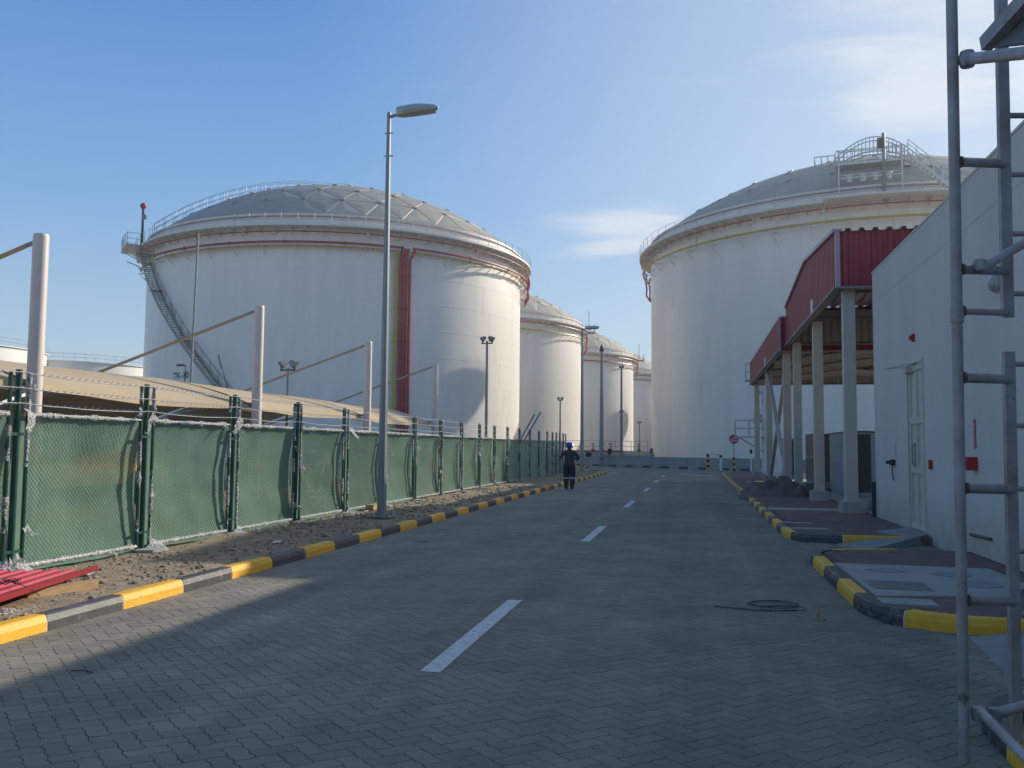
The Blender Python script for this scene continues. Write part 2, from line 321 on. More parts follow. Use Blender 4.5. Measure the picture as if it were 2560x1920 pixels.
# ------------------------------------------------------------------ mesh builder
class MB:
    def __init__(s): s.v = []; s.f = []
    def add(s, vs, fs):
        o = len(s.v); s.v += [tuple(v) for v in vs]; s.f += [tuple(i + o for i in f) for f in fs]; return s
    def box(s, x0, x1, y0, y1, z0, z1, rz=0.0, c=None):
        vs = [(x, y, z) for z in (z0, z1) for x, y in ((x0, y0), (x1, y0), (x1, y1), (x0, y1))]
        if rz:
            cx, cy = c or ((x0 + x1) / 2, (y0 + y1) / 2); ca, sa = math.cos(rz), math.sin(rz)
            vs = [(cx + (x - cx) * ca - (y - cy) * sa, cy + (x - cx) * sa + (y - cy) * ca, z) for x, y, z in vs]
        return s.add(vs, [(0, 3, 2, 1), (4, 5, 6, 7), (0, 1, 5, 4), (1, 2, 6, 5), (2, 3, 7, 6), (3, 0, 4, 7)])
    def bar(s, p, q, w, h=None, up=(0, 0, 1)):           # rectangular bar from p to q
        p = Vector(p); q = Vector(q); h = h or w; d = (q - p).normalized(); u = Vector(up)
        if abs(d.dot(u)) > 0.98: u = Vector((0, 1, 0))
        a = d.cross(u).normalized(); b = a.cross(d)
        vs = [pt + a * i * w / 2 + b * j * h / 2 for pt in (p, q) for i, j in ((-1, -1), (1, -1), (1, 1), (-1, 1))]
        return s.add(vs, [(0, 1, 2, 3), (7, 6, 5, 4), (0, 4, 5, 1), (1, 5, 6, 2), (2, 6, 7, 3), (3, 7, 4, 0)])
    def tube(s, pts, r, n=8, caps=True, r1=None, jit=0.0):
        pts = [Vector(p) for p in pts]; m = len(pts); rings = []
        d0 = (pts[1] - pts[0]).normalized(); u = Vector((0, 0, 1)) if abs(d0.z) < 0.95 else Vector((0, 1, 0))
        a = d0.cross(u).normalized()
        for i, p in enumerate(pts):
            d = (pts[min(i + 1, m - 1)] - pts[max(i - 1, 0)]).normalized()
            a = (a - d * a.dot(d)).normalized(); b = d.cross(a)
            rr = r if r1 is None else r + (r1 - r) * i / (m - 1)
            ring = []
            for k in range(n):
                t = 2 * PI * k / n; q = rr * (1 + (random.uniform(-jit, jit) if jit else 0))
                ring.append(p + (a * math.cos(t) + b * math.sin(t)) * q)
            rings.append(ring)
        vs = [v for ring in rings for v in ring]; fs = []
        for i in range(m - 1):
            for k in range(n):
                fs.append((i * n + k, i * n + (k + 1) % n, (i + 1) * n + (k + 1) % n, (i + 1) * n + k))
        if caps: fs += [tuple(range(n))[::-1], tuple((m - 1) * n + k for k in range(n))]
        return s.add(vs, fs)
    def lathe(s, prof, n=32, a0=0.0, a1=2 * PI, c=(0, 0)):   # prof [(r,z)...]
        full = abs(a1 - a0 - 2 * PI) < 1e-6; cnt = n if full else n + 1; vs = []; fs = []; m = len(prof)
        for k in range(cnt):
            t = a0 + (a1 - a0) * k / n
            for r, z in prof: vs.append((c[0] + r * math.cos(t), c[1] + r * math.sin(t), z))
        for k in range(n):
            k2 = (k + 1) % cnt
            for i in range(m - 1): fs.append((k * m + i, k2 * m + i, k2 * m + i + 1, k * m + i + 1))
        if not full:
            pass
        return s.add(vs, fs)
    def prism(s, poly, z0, z1):                           # poly in xy
        n = len(poly)
        vs = [(x, y, z0) for x, y in poly] + [(x, y, z1) for x, y in poly]
        fs = [tuple(range(n))[::-1], tuple(range(n, 2 * n))] + [(i, (i + 1) % n, n + (i + 1) % n, n + i) for i in range(n)]
        return s.add(vs, fs)
    def extr(s, poly, a, b):                              # 3d polygon swept by vector
        n = len(poly); P = [Vector(p) for p in poly]; dv = Vector(b) - Vector(a)
        vs = P + [p + dv for p in P]
        fs = [tuple(range(n))[::-1], tuple(range(n, 2 * n))] + [(i, (i + 1) % n, n + (i + 1) % n, n + i) for i in range(n)]
        return s.add(vs, fs)
    def mesh(s, name, m, smooth=False):
        me = bpy.data.meshes.new(name); me.from_pydata(s.v, [], s.f); me.materials.append(m)
        if smooth:
            me.polygons.foreach_set('use_smooth', [True] * len(me.polygons))
            try: me.set_sharp_from_angle(angle=R(40))
            except Exception: pass
        me.update(); return me

def obj(name, mb, m, parent=None, smooth=False, label=None, kind=None):
    me = mb if isinstance(mb, bpy.types.Mesh) else mb.mesh(name, m, smooth)
    o = bpy.data.objects.new(name, me); col.objects.link(o)
    if parent is not None: o.parent = parent
    if label: o['label'] = label
    if kind: o['kind'] = kind
    return o
def thing(name, label, cat, loc=(0, 0, 0), rz=0.0, group=None):
    o = bpy.data.objects.new(name, None); o.empty_display_size = 0.3; col.objects.link(o)
    o.location = loc; o.rotation_euler = (0, 0, rz); o['label'] = label; o['category'] = cat
    if group: o['group'] = group
    return o
def tag(o, label, cat, group=None):
    o['label'] = label; o['category'] = cat
    if group: o['group'] = group
    return o
def copy_tree(o, parent=None):
    c = o.copy(); col.objects.link(c)
    if parent is not None: c.parent = parent
    for ch in list(o.children): copy_tree(ch, c)
    return c

# ------------------------------------------------------------------ ground, road
g = MB(); g.add([(-3000, -3000, -0.03), (3000, -3000, -0.03), (3000, 3000, -0.03), (-3000, 3000, -0.03)], [(0, 1, 2, 3)])
obj('ground', g, M['sand'], kind='structure')

road = MB()
road.add([(-6.0, -12, -0.012), (1.72, -12, -0.012), (1.72, 27.5, -0.012), (-6.0, 27.5, -0.012)], [(0, 1, 2, 3)])
road.add([(1.72, 5.9, -0.012), (3.93, 5.9, -0.012), (3.93, 9.0, -0.012), (1.72, 9.0, -0.012)], [(0, 1, 2, 3)])
road.add([(1.72, 14.2, -0.012), (3.93, 14.2, -0.012), (3.93, 16.6, -0.012), (1.72, 16.6, -0.012)], [(0, 1, 2, 3)])
road = obj('road', road, M['bed'], kind='structure')
fr = MB()
fr.add([(-5.75, 27.5, -0.004), (1.72, 27.5, -0.004), (1.72, 61.5, -0.004), (-5.75, 61.5, -0.004)], [(0, 1, 2, 3)])
fr.add([(1.72, 29.7, -0.004), (3.4, 29.7, -0.004), (3.4, 31.3, -0.004), (1.72, 31.3, -0.004)], [(0, 1, 2, 3)])
fr.add([(-60, 61.5, -0.004), (24, 61.5, -0.004), (24, 52, -0.004), (45, 52, -0.004), (45, 76, -0.004), (8, 76, -0.004), (-10, 92, -0.004), (-60, 120, -0.004)], [(0, 1, 2, 3, 4, 5, 6, 7)])
obj('pavement_far', fr, M['road_far'], road, label='distant grey block paving')

# interlocking herringbone pavers laid at 45 degrees
U = 0.112; AMP = 0.0048
prof = ((0.0, 0.0), (0.08, 0.8), (0.40, 1.0), (0.58, -1.0), (0.92, -0.8))
def edge(p, q):
    dx_, dy_ = q[0] - p[0], q[1] - p[1]
    flip = (dx_ < 0 or dy_ < 0)
    a, b = (q, p) if flip else (p, q)
    ex, ey = b[0] - a[0], b[1] - a[1]
    nx, ny = (-ey, ex) if ex > 0 else (ey, -ex)
    pts = [(a[0] * U + ex * U * t + nx * AMP * s_, a[1] * U + ey * U * t + ny * AMP * s_) for t, s_ in prof[1:]]
    if flip: pts = pts[::-1]
    return [(p[0] * U, p[1] * U)] + pts
def brick_poly(i, j, horiz):
    if horiz: c = [(i, j), (i + 1, j), (i + 2, j), (i + 2, j + 1), (i + 1, j + 1), (i, j + 1)]
    else: c = [(i, j), (i + 1, j), (i + 1, j + 1), (i + 1, j + 2), (i, j + 2), (i, j + 1)]
    pts = []
    for k in range(6): pts += edge(c[k], c[(k + 1) % 6])
    return pts
def inset(pts, d):
    n = len(pts); o_ = []
    for k in range(n):
        a = Vector(pts[k - 1]); b = Vector(pts[k]); c = Vector(pts[(k + 1) % n])
        e1 = (b - a).normalized(); e2 = (c - b).normalized()
        n1 = Vector((-e1.y, e1.x)); n2 = Vector((-e2.y, e2.x)); nn = (n1 + n2)
        if nn.length < 0.2: nn = n1
        nn.normalize(); s_ = d / max(0.5, nn.dot(n1))
        o_.append((b.x + nn.x * s_, b.y + nn.y * s_))
    return o_
def paver_mesh(horiz):
    p = brick_poly(0, 0, horiz); lo = inset(p, 0.0016); hi = inset(p, 0.0045); n = len(p)
    cx = sum(a[0] for a in p) / n; cy = sum(a[1] for a in p) / n
    vs = [(x - cx, y - cy, -0.0115) for x, y in lo] + [(x - cx, y - cy, -0.004) for x, y in lo] + [(x - cx, y - cy, 0.0) for x, y in hi]
    fs = [(k, (k + 1) % n, n + (k + 1) % n, n + k) for k in range(n)]
    fs += [(n + k, n + (k + 1) % n, 2 * n + (k + 1) % n, 2 * n + k) for k in range(n)]
    fs.append(tuple(range(2 * n, 3 * n)))
    return vs, fs, cx, cy
PM = {h: paver_mesh(h) for h in (True, False)}
C45 = math.cos(R(45)); 
def paver_ok(x, y):
    if y < 2.4 or y > 27.4: return False
    if -5.52 < x < 1.66: return True
    if 1.6 < x < 3.9 and (6.0 < y < 8.9 or 14.3 < y < 16.5): return True
    return False
placed = []
Nn = 260
for i in range(-Nn, Nn):
    for j in range(-Nn, Nn):
        k = (i - j) % 4
        # herringbone: horizontal brick starts where (i-j)%4==0, vertical where (i-j)%4==... 
        for horiz in ((True,) if k == 0 else (False,) if k == 3 else ()):
            vs, fs, cx, cy = PM[horiz]
            lx = i * U + cx; ly = j * U + cy
            if not horiz: ly -= 0
            wx_ = (lx - ly) * C45 - 1.9; wy_ = (lx + ly) * C45 + 15.0
            if paver_ok(wx_, wy_): placed.append((horiz, wx_, wy_))
Ppl = []
def depth(x, y): return (Vector((x, y, 0)) - Vector((0, 0, 1.6))).dot(F)
def inview(x, y, z=0.0, m=1.02):
    d = Vector((x, y, z)) - Vector((0, 0, 1.6)); zf = d.dot(F)
    if zf < 0.2: return False
    return abs(d.dot(R2) / zf) < 1280 / 2250 * m and abs(d.dot(U2) / zf) < 960 / 2250 * m
vis = sorted([p for p in placed if inview(p[1], p[2])], key=lambda p: depth(p[1], p[2]))
solo = set(vis[:300])
pme = {}
for h in (True, False):
    me = bpy.data.meshes.new('paver'); vs, fs, _, _ = PM[h]
    me.from_pydata([((x - y) * C45, (x + y) * C45, z) for x, y, z in vs], [], fs); me.materials.append(M['paver_one']); me.update(); pme[h] = me
rest = MB()
for p in placed:
    h, x, y = p
    dz = random.uniform(-0.0012, 0.0012); rot = random.uniform(-0.012, 0.012)
    if p in solo:
        o = obj('paver', pme[h], None, road); o.location = (x, y, dz); o.rotation_euler = (0, 0, rot)
    else:
        vs, fs, _, _ = PM[h]; ca, sa = math.cos(R(45) + rot), math.sin(R(45) + rot)
        tx, ty = random.uniform(-.01, .01), random.uniform(-.01, .01)
        rest.add([(x + a * ca - b * sa, y + a * sa + b * ca, c + dz + a * tx + b * ty) for a, b, c in vs], fs)
obj('paver', rest, M['paver'], road, kind='stuff')

# centre line dashes and far markings
for k in range(-1, 6):
    y0 = 6.28 + k * 9.2
    ln = MB(); ln.add([(-1.93, y0, 0.004), (-1.78, y0, 0.004), (-1.78, y0 + 3.1, 0.004), (-1.93, y0 + 3.1, 0.004)], [(0, 1, 2, 3)])
    obj('lane_dash', ln, M['line'], road)
for (x0, x1, y0, y1) in ((-6.2, -4.9, 57.2, 58.2), (-3.2 + 3.0, 1.0, 55.3, 56.2), (-0.9, -0.3, 57.0, 57.8)):
    ln = MB(); ln.add([(x0, y0, 0.004), (x1, y0, 0.004), (x1, y1, 0.004), (x0, y1, 0.004)], [(0, 1, 2, 3)])
    obj('stop_line', ln, M['line'], road)

# ------------------------------------------------------------------ kerbs
def resample(path, step):
    pts = [Vector((*p, 0)) for p in path]; out_ = [pts[0]]; acc = 0
    segs = [(pts[i], pts[i + 1]) for i in range(len(pts) - 1)]
    L_ = [(b - a).length for a, b in segs]; tot = sum(L_); n = max(1, round(tot / step)); res = []
    for k in range(n + 1):
        s_ = tot * k / n; i = 0
        while i < len(segs) - 1 and s_ > L_[i]: s_ -= L_[i]; i += 1
        a, b = segs[i]; res.append(a + (b - a) * (s_ / L_[i]))
    return res
def kerb(path, colours, side, h=0.14, w=0.15, start=0, base=0.0, name='kerb', stone=1.0, endh=None):
    fine = resample(path, stone / 4); ns = (len(fine) - 1) // 4
    fine = resample(path, sum((Vector(path[i + 1]) - Vector(path[i])).length for i in range(len(path) - 1)) / (ns * 4))
    def section(i, sh, hh):
        p = fine[i]; d = (fine[min(i + 1, len(fine) - 1)] - fine[max(i - 1, 0)]).normalized()
        nrm = Vector((d.y, -d.x, 0)) * side           # towards the back of the kerb
        P_ = [(0.0 + sh, -0.03), (0.004 + sh, hh * .55), (0.022 + sh, hh * .93 - sh), (0.036 + sh, hh - sh), (w - 0.004 - sh, hh - sh), (w - sh, hh - 0.01 - sh), (w - sh, -0.03)]
        return [p + nrm * a + Vector((0, 0, base + b)) for a, b in P_], d
    core = MB()
    for i in range(len(fine) - 1):
        a, _ = section(i, 0.003, h); b, _ = section(i + 1, 0.003, h); k = len(a)
        core.add(a + b, [(q, q + 1, k + q + 1, k + q) for q in range(k - 1)])
    root = obj(name, core, M['mortar'], kind='structure')
    for s_ in range(ns):
        mb = MB(); secs = []
        for q in range(5):
            sec, d = section(s_ * 4 + q, 0.0, h + (random.uniform(-.002, .002) if q in (0,) else 0))
            if q == 0: sec = [v + d * 0.008 for v in sec]
            if q == 4: sec = [v - d * 0.008 for v in sec]
            secs.append(sec)
        k = len(secs[0]); allv = [v for sec in secs for v in sec]; fs = []
        for q in range(4):
            for r_ in range(k - 1): fs.append((q * k + r_, q * k + r_ + 1, (q + 1) * k + r_ + 1, (q + 1) * k + r_))
        fs += [tuple(range(k))[::-1], tuple(4 * k + r_ for r_ in range(k))]
        mb.add(allv, fs)
        cc = colours[(s_ + start) % len(colours)]
        o = obj('kerb_stone', mb, M['kerb_' + cc], root, label={'y': 'yellow painted kerb stone', 'b': 'black painted kerb stone', 'g': 'pale unpainted kerb stone'}[cc])
        o.location.z = random.uniform(-0.002, 0.003)
    return root
def arc(cx, cy, r, a0, a1, n=6):
    return [(cx + r * math.cos(R(a0 + (a1 - a0) * k / n)), cy + r * math.sin(R(a0 + (a1 - a0) * k / n))) for k in range(n + 1)]
XL = -5.42
kerb([(XL, -5.68), (XL, 57.02)], 'yb', -1, start=1, stone=1.045)
kerb(arc(XL - 3.2, 57.03, 3.2, 0, 75, 8), 'yb', -1, start=1, stone=1.0)
# right side islands
XR = 1.58
kerb([(XR, -5.0), (XR, 5.3)] + arc(XR + .75, 5.55, .75, 180, 105, 5) + [(3.9, 6.5)], 'yb', 1, start=1, name='kerb')
kerb([(3.93, 8.62), (2.7, 8.62)] + arc(XR + .95, 9.57, .95, 260, 185, 5) + [(XR, 10.2), (XR, 13.3)] + arc(XR + .8, 13.5, .8, 175, 100, 4) + [(2.9, 14.45)], 'yb', 1, start=1, name='kerb')
kerb([(3.5, 16.4), (2.7, 16.36)] + arc(XR + .8, 17.16, .8, 265, 190, 4) + [(XR, 17.8), (XR, 29.2)], 'by', 1, start=1, name='kerb')
kerb([(3.2, 31.0), (2.4, 31.0)] + arc(XR + .8, 31.8, .8, 265, 185, 4) + [(XR, 33), (1.6, 57.5)] + arc(3.4, 57.5, 1.8, 180, 100, 4), 'by', 1, start=1, name='kerb')
# kerb at the foot of the bund wall
WA = Vector((-13.2, 84.4)); WB = Vector((22, 54.1)); wd = (WB - WA).normalized(); wn = Vector((-wd.y, wd.x))
q0 = WA - wn * .55; q1 = WB - wn * .55
kerb([tuple(q0), tuple(q1)], 'bg', -1, h=0.16, name='kerb')
kerb([(-30, 70.5), (-9.3, 70.5)] + arc(-9.3, 71.5, 1.0, -90, 30, 4), 'yb', -1, h=.14, name='kerb')

# ------------------------------------------------------------------ verge of dirt on the left
vg = MB(); nx_, ny_ = 44, 420
vy0, vy1 = -4.0, 60.0; vx0, vx1 = -13.5, XL - 0.14
def vh(x, y):
    e = min(1, (vx1 - x) / 0.25)
    n1 = noise.noise(Vector((x * .6, y * .6, 0))); n2 = noise.noise(Vector((x * 3.3, y * 3.3, 4))); n3 = noise.noise(Vector((x * 11, y * 11, 9)))
    return 0.085 + e * (0.03 * n1 + 0.018 * n2 + 0.012 * n3) + 0.02 * e
for a in range(nx_ + 1):
    for b in range(ny_ + 1):
        x = vx0 + (vx1 - vx0) * (a / nx_) ** .7; y = vy0 + (vy1 - vy0) * (b / ny_) ** 1.4
        vg.v.append((x, y, vh(x, y)))
for a in range(nx_):
    for b in range(ny_):
        k = a * (ny_ + 1) + b; vg.f.append((k, k + ny_ + 1, k + ny_ + 2, k + 1))
obj('verge', vg, M['dirt'], kind='structure', smooth=True)
ico_v = []; t_ = (1 + 5 ** .5) / 2
for a, b in ((-1, t_), (1, t_), (-1, -t_), (1, -t_)): ico_v += [Vector((a, b, 0))]
for a, b in ((-1, t_), (1, t_), (-1, -t_), (1, -t_)): ico_v += [Vector((0, a, b))]
for a, b in ((t_, -1), (t_, 1), (-t_, -1), (-t_, 1)): ico_v += [Vector((a, 0, b))]
ico_v = [v.normalized() for v in ico_v]
ico_f = [(0, 11, 5), (0, 5, 1), (0, 1, 7), (0, 7, 10), (0, 10, 11), (1, 5, 9), (5, 11, 4), (11, 10, 2), (10, 7, 6), (7, 1, 8), (3, 9, 4), (3, 4, 2), (3, 2, 6), (3, 6, 8), (3, 8, 9), (4, 9, 5), (2, 4, 11), (6, 2, 10), (8, 6, 7), (9, 8, 1)]
def pebble(mb, x, y, z, r):
    a = random.uniform(0, 6.28); ca, sa = math.cos(a), math.sin(a); sx, sy, sz = (random.uniform(.6, 1.3) for _ in range(3)); sz *= .6
    vs = []
    for v in ico_v:
        q = v * r * random.uniform(.8, 1.15)
        vs.append((x + q.x * sx * ca - q.y * sy * sa, y + q.x * sx * sa + q.y * sy * ca, z + q.z * sz))
    mb.add(vs, ico_f)
st = MB()
for k in range(7000):
    y = 4.5 + random.random() ** 1.8 * 30; x = random.uniform(-7.9, XL - 0.16)
    if noise.noise(Vector((x * .9, y * .9, 3))) < -.15 and random.random() < .8: continue
    r = random.choice((.008, .010, .013, .016, .022, .03)) * random.uniform(.7, 1.3)
    if y > 14: r *= 1.5
    pebble(st, x, y, vh(x, y) + r * .2, r)
obj('gravel', st, M['stone'], kind='stuff')

# ------------------------------------------------------------------ right hand footpaths
def footpath(poly, name='footpath', m='redfar', z=0.128):
    mb = MB(); mb.prism(poly, -0.02, z); return obj(name, mb, M[m], kind='structure')
fp = [footpath([(1.72, -5), (3.93, -5), (3.93, 6.35), (2.4, 6.15), (1.9, 5.9), (1.72, 5.3)]),
      footpath([(1.72, 9.6), (2.0, 9.0), (2.6, 8.76), (3.93, 8.76), (3.93, 14.32), (2.4, 14.15), (1.9, 13.95), (1.72, 13.4)]),
      footpath([(1.72, 17.2), (1.95, 16.7), (2.5, 16.5), (3.93, 16.5), (3.93, 21.6), (14, 21.6), (14, 29.3), (1.72, 29.3)]),
      footpath([(1.72, 32), (2.0, 31.4), (2.5, 31.15), (12, 31.15), (12, 62), (3.4, 62), (2.2, 58.9), (1.74, 57.5)])]
for root, (x0, x1, y0, y1), holes in ((fp[1], (1.76, 3.92, 8.8, 14.3), ((1.74, 3.6, 9.66, 12.36),)),
                                      (fp[2], (1.76, 3.92, 16.55, 24.4), ((1.74, 3.0, 19.2, 19.5),))):
    cand = []
    j = 0; y = y0
    while y < y1:
        x = x0 + (0.1 if j % 2 else 0)
        while x < x1 - .1:
            cx, cy = x + .1, y + .05
            ok = all(not (h[0] < cx < h[1] and h[2] < cy < h[3]) for h in holes)
            if cy < 9.3 and cx < 2.1: ok = False
            if 16.5 < cy < 17 and cx < 2.0: ok = False
            if cy > 13.6 and cy < 14.4 and cx < 2.0: ok = False
            if ok: cand.append((cx, cy))
            x += .2
        y += .1; j += 1
    cand.sort(key=lambda p: depth(*p))
    base = MB().box(-.0975, .0975, -.0475, .0475, 0.0, 0.010).mesh('paver', M['redpaver_one'])
    rs = MB()
    for n_, (cx, cy) in enumerate(cand):
        dz = random.uniform(-.001, .001)
        if n_ < 300:
            o = obj('paver', base, None, root); o.location = (cx, cy, 0.128 + dz)
        else: rs.box(cx - .0975, cx + .0975, cy - .0475, cy + .0475, 0.128, 0.138 + dz)
    if rs.v: obj('paver', rs, M['redpaver'], root, kind='stuff')
sl = MB(); sl.prism([(1.78, 9.72), (3.12, 10.05), (3.58, 10.9), (3.58, 12.3), (1.76, 12.36)], 0.12, 0.146)
obj('concrete_slab', sl, M['concrete'], fp[1])
hatch = thing('drain_cover', 'dark ribbed rectangular drain cover in the concrete slab by the near kerb', 'drain cover', (2.14, 10.48, 0.146))
hm = MB().box(-.31, .31, -.33, .33, 0, 0.006); obj('cover_frame', hm, M['concrete_d'], hatch)
for k in range(14): obj('cover_rib', MB().box(-.28, .28, -.30 + k * .043, -.30 + k * .043 + .022, .006, .012), M['galv_d'], hatch)
for k, (x, y) in enumerate(((2.25, 11.75), (2.95, 11.55), (3.05, 10.75))):
    lid = obj('manhole_cover', MB().lathe([(0, .008), (.2, .008), (.2, 0), (.235, 0), (.24, -.004)], 28), M['concrete_d'])
    lid.location = (x, y, .147); tag(lid, ['round grey manhole cover in the slab, the one nearest the kerb', 'round grey manhole cover in the slab, farther one towards the wall', 'round grey manhole cover in the slab, behind the scaffold tube'][k], 'manhole cover', 'manhole covers in the slab')
sm_ = obj('concrete_slab', MB().box(1.75, 2.25, 9.25, 9.6, 0.12, 0.1465), M['concrete'], fp[1])
obj('concrete_slab', MB().box(1.76, 3.9, 22.9, 23.7, 0.12, 0.146), M['concrete'], fp[2])
obj('concrete_slab', MB().box(1.76, 2.4, 17.5, 17.8, 0.12, 0.146), M['concrete'], fp[2])
obj('concrete_slab', MB().box(1.76, 2.3, 18.9, 19.1, 0.12, 0.146), M['concrete'], fp[2])
# door ramp and driveway ramp
rp = MB(); rp.add([(2.35, 14.75, 0.0), (2.35, 16.3, 0.0), (3.92, 16.75, 0.17), (3.92, 18.2, 0.17), (3.3, 17.5, .155), (3.92, 16.7, -.01), (2.35, 14.7, -.01)],
                  [(0, 2, 4, 1), (2, 3, 4), (0, 5, 2), (0, 6, 5)])
obj('ramp', rp, M['concrete_d'], kind='structure')
rp = MB(); rp.add([(2.16, 6.9, 0.002), (3.92, 6.6, 0.16), (3.92, 8.8, 0.16), (2.3, 8.55, 0.002)], [(0, 1, 2, 3)])
obj('ramp', rp, M['concrete_d'], kind='structure')
obj('concrete_floor', MB().box(4.0, 13.5, 21.7, 60, 0.10, 0.143), M['concrete'], kind='structure')

# ------------------------------------------------------------------ haze
hz = bpy.data.materials.new('haze_air'); hz.use_nodes = True
hz.node_tree.nodes.clear()
ho = hz.node_tree.nodes.new('ShaderNodeOutputMaterial'); hv = hz.node_tree.nodes.new('ShaderNodeVolumePrincipled')
hv.inputs['Color'].default_value = (0.93, 0.95, 0.97, 1); hv.inputs['Density'].default_value = 0.0007; hv.inputs['Anisotropy'].default_value = 0.45
hz.node_tree.links.new(hv.outputs[0], ho.inputs['Volume'])
obj('haze', MB().box(-3100, 3100, -3100, 3100, -1.1, 33), hz, kind='stuff')

# ------------------------------------------------------------------ white building on the right
WX = 3.93
b = thing('white_building', 'plain white rendered building with flat parapet along the right kerb', 'building', (0, 0, 0))
wl = MB()
def wallrect(y0, y1, z0, z1): wl.box(WX, WX + .22, y0, y1, z0, z1)
wallrect(-22, 16.86, -.03, 5.57); wallrect(18.10, 21.3, -.03, 5.57); wallrect(16.86, 18.10, 3.24, 5.57); wallrect(16.86, 18.10, -.03, .16)
wl.box(WX + .22, 15, 21.08, 21.3, -.03, 5.57); wl.box(14.78, 15, -22, 21.08, -.03, 5.57); wl.box(WX + .22, 14.78, -22, -21.78, -.03, 5.57)
obj('wall', wl, M['wall'], b)
obj('roof', MB().box(WX + .22, 14.78, -21.78, 21.08, 4.7, 4.86), M['concrete'], b)
obj('coping', MB().box(WX - .012, WX + .23, -22, 21.315, 5.57, 5.61), M['wall'], b)
for z in (4.88,): obj('groove', MB().box(WX - .003, WX + .001, -22, 21.3, z, z + .018), M['column'], b)
dr = obj('door', MB().box(WX + .03, WX + .05, 16.9, 18.06, .17, 3.2), M['door'], b)
fm = MB(); fm.box(WX - .02, WX + .06, 16.86, 16.92, .16, 3.24); fm.box(WX - .02, WX + .06, 18.04, 18.10, .16, 3.24); fm.box(WX - .02, WX + .06, 16.92, 18.04, 3.18, 3.24)
obj('door_frame', fm, M['door'], b)
ds = MB()
for y in (16.95, 17.45, 17.95): ds.box(WX + .0, WX + .03, y - .04, y + .04, .2, 3.17)
for z in (.24, 1.25, 2.15, 3.12):
    ds.box(WX + .001, WX + .03, 16.99, 17.41, z - .06, z + .06); ds.box(WX + .001, WX + .03, 17.49, 17.91, z - .06, z + .06)
obj('door_rail', ds, M['door'], dr)
hd = MB(); hd.tube([(WX - .01, 17.53, 1.35), (WX - .06, 17.53, 1.37), (WX - .06, 17.53, 1.70), (WX - .01, 17.53, 1.72)], .014, 6)
hd.box(WX - .01, WX + .0, 17.56, 17.64, 1.3, 1.75); obj('handle', hd, M['galv_d'], dr)
cl = MB(); cl.box(WX - .09, WX - .0, 17.72, 18.0, 3.04, 3.13); cl.bar((WX - .05, 17.9, 3.15), (WX - .34, 18.3, 3.17), .03, .02); cl.bar((WX - .34, 18.3, 3.17), (WX - .02, 17.3, 3.19), .03, .02)
obj('door_closer', cl, M['column'], dr)
def small(name, y, z, mbf, m, label):
    o = obj(name, mbf, m); o.location = (WX, y, z); o['label'] = label; o.parent = b; return o
al = MB(); al.box(-.05, 0, -.05, .05, -.07, .07); al.tube([(-.05, 0, 0), (-.09, 0, 0)], .035, 10, r1=.05)
small('alarm_sounder', 17.46, 3.66, al, M['red'], 'small red alarm sounder above the door')
sk = MB(); sk.box(-.10, 0, -.05, .05, -.06, .06); sk.tube([(-.1, .02, 0), (-.17, .03, .01)], .03, 8); sk.tube([(-.05, 0, -.05), (-.06, .0, -.2), (-.03, -.02, -.36)], .014, 6)
small('wall_socket', 19.3, 1.36, sk, M['dark'], 'black industrial socket with hanging plug')
small('notice', 19.2, 1.62, MB().box(-.004, 0, -.035, .035, -.17, .15), M['cab'], 'narrow grey notice strip')
cp = MB(); cp.box(-.05, 0, -.05, .05, -.07, .09); cp.box(-.053, -.05, -.03, .03, -.05, .0)
small('call_point', 16.42, 1.36, cp, M['red'], 'red fire call point beside the door')
cp = MB(); cp.box(-.14, 0, -.1, .1, -.07, .12); cp.tube([(-.14, .03, .03), (-.2, .05, .03)], .055, 12)
small('red_socket', 13.98, 1.40, cp, M['red'], 'red industrial power socket')
cp = MB(); cp.tube([(-.08, -.03, -.06), (-.09, -.03, -.16), (-.05, -.05, -.24)], .03, 7); cp.tube([(-.08, .05, -.06), (-.09, .05, -.13), (-.06, .06, -.24)], .022, 7)
small('socket_plug', 13.98, 1.40, cp, M['dark'], None).pop if False else None
sg = small('socket_sign', 13.97, 1.86, MB().box(-.006, 0, -.055, .055, -.22, .2), M['red'], 'narrow red sign above the socket')
for k, (z, w_) in enumerate(((.12, .07), (.06, .05), (-.01, .08), (-.07, .06), (-.13, .08), (-.18, .05))): obj('lettering', MB().box(-.009, -.006, -w_ / 2, w_ / 2, z - .006, z + .008), M['redtrim'], sg)
wlm = MB(); wlm.lathe([(0, -.02), (.12, -.02), (.13, .0), (.13, .04), (.1, .09), (.05, .12), (0, .13)], 20)
wl_o = small('bulkhead_light', 12.8, 3.82, wlm, M['glass'], 'round glass bulkhead lamp'); wl_o.rotation_euler = (0, R(-90), 0)
tp = MB().tube([(-.03, 0, 0), (-.03, .9, -.02), (-.02, .95, -.02)], .022, 8); small('conduit', 13.3, .42, tp, M['dark'], 'short black conduit low on the wall')
obj('pipe_stub', MB().box(WX - .08, WX + .3, 21.3, 21.4, .1, .9), M['dark'], b)

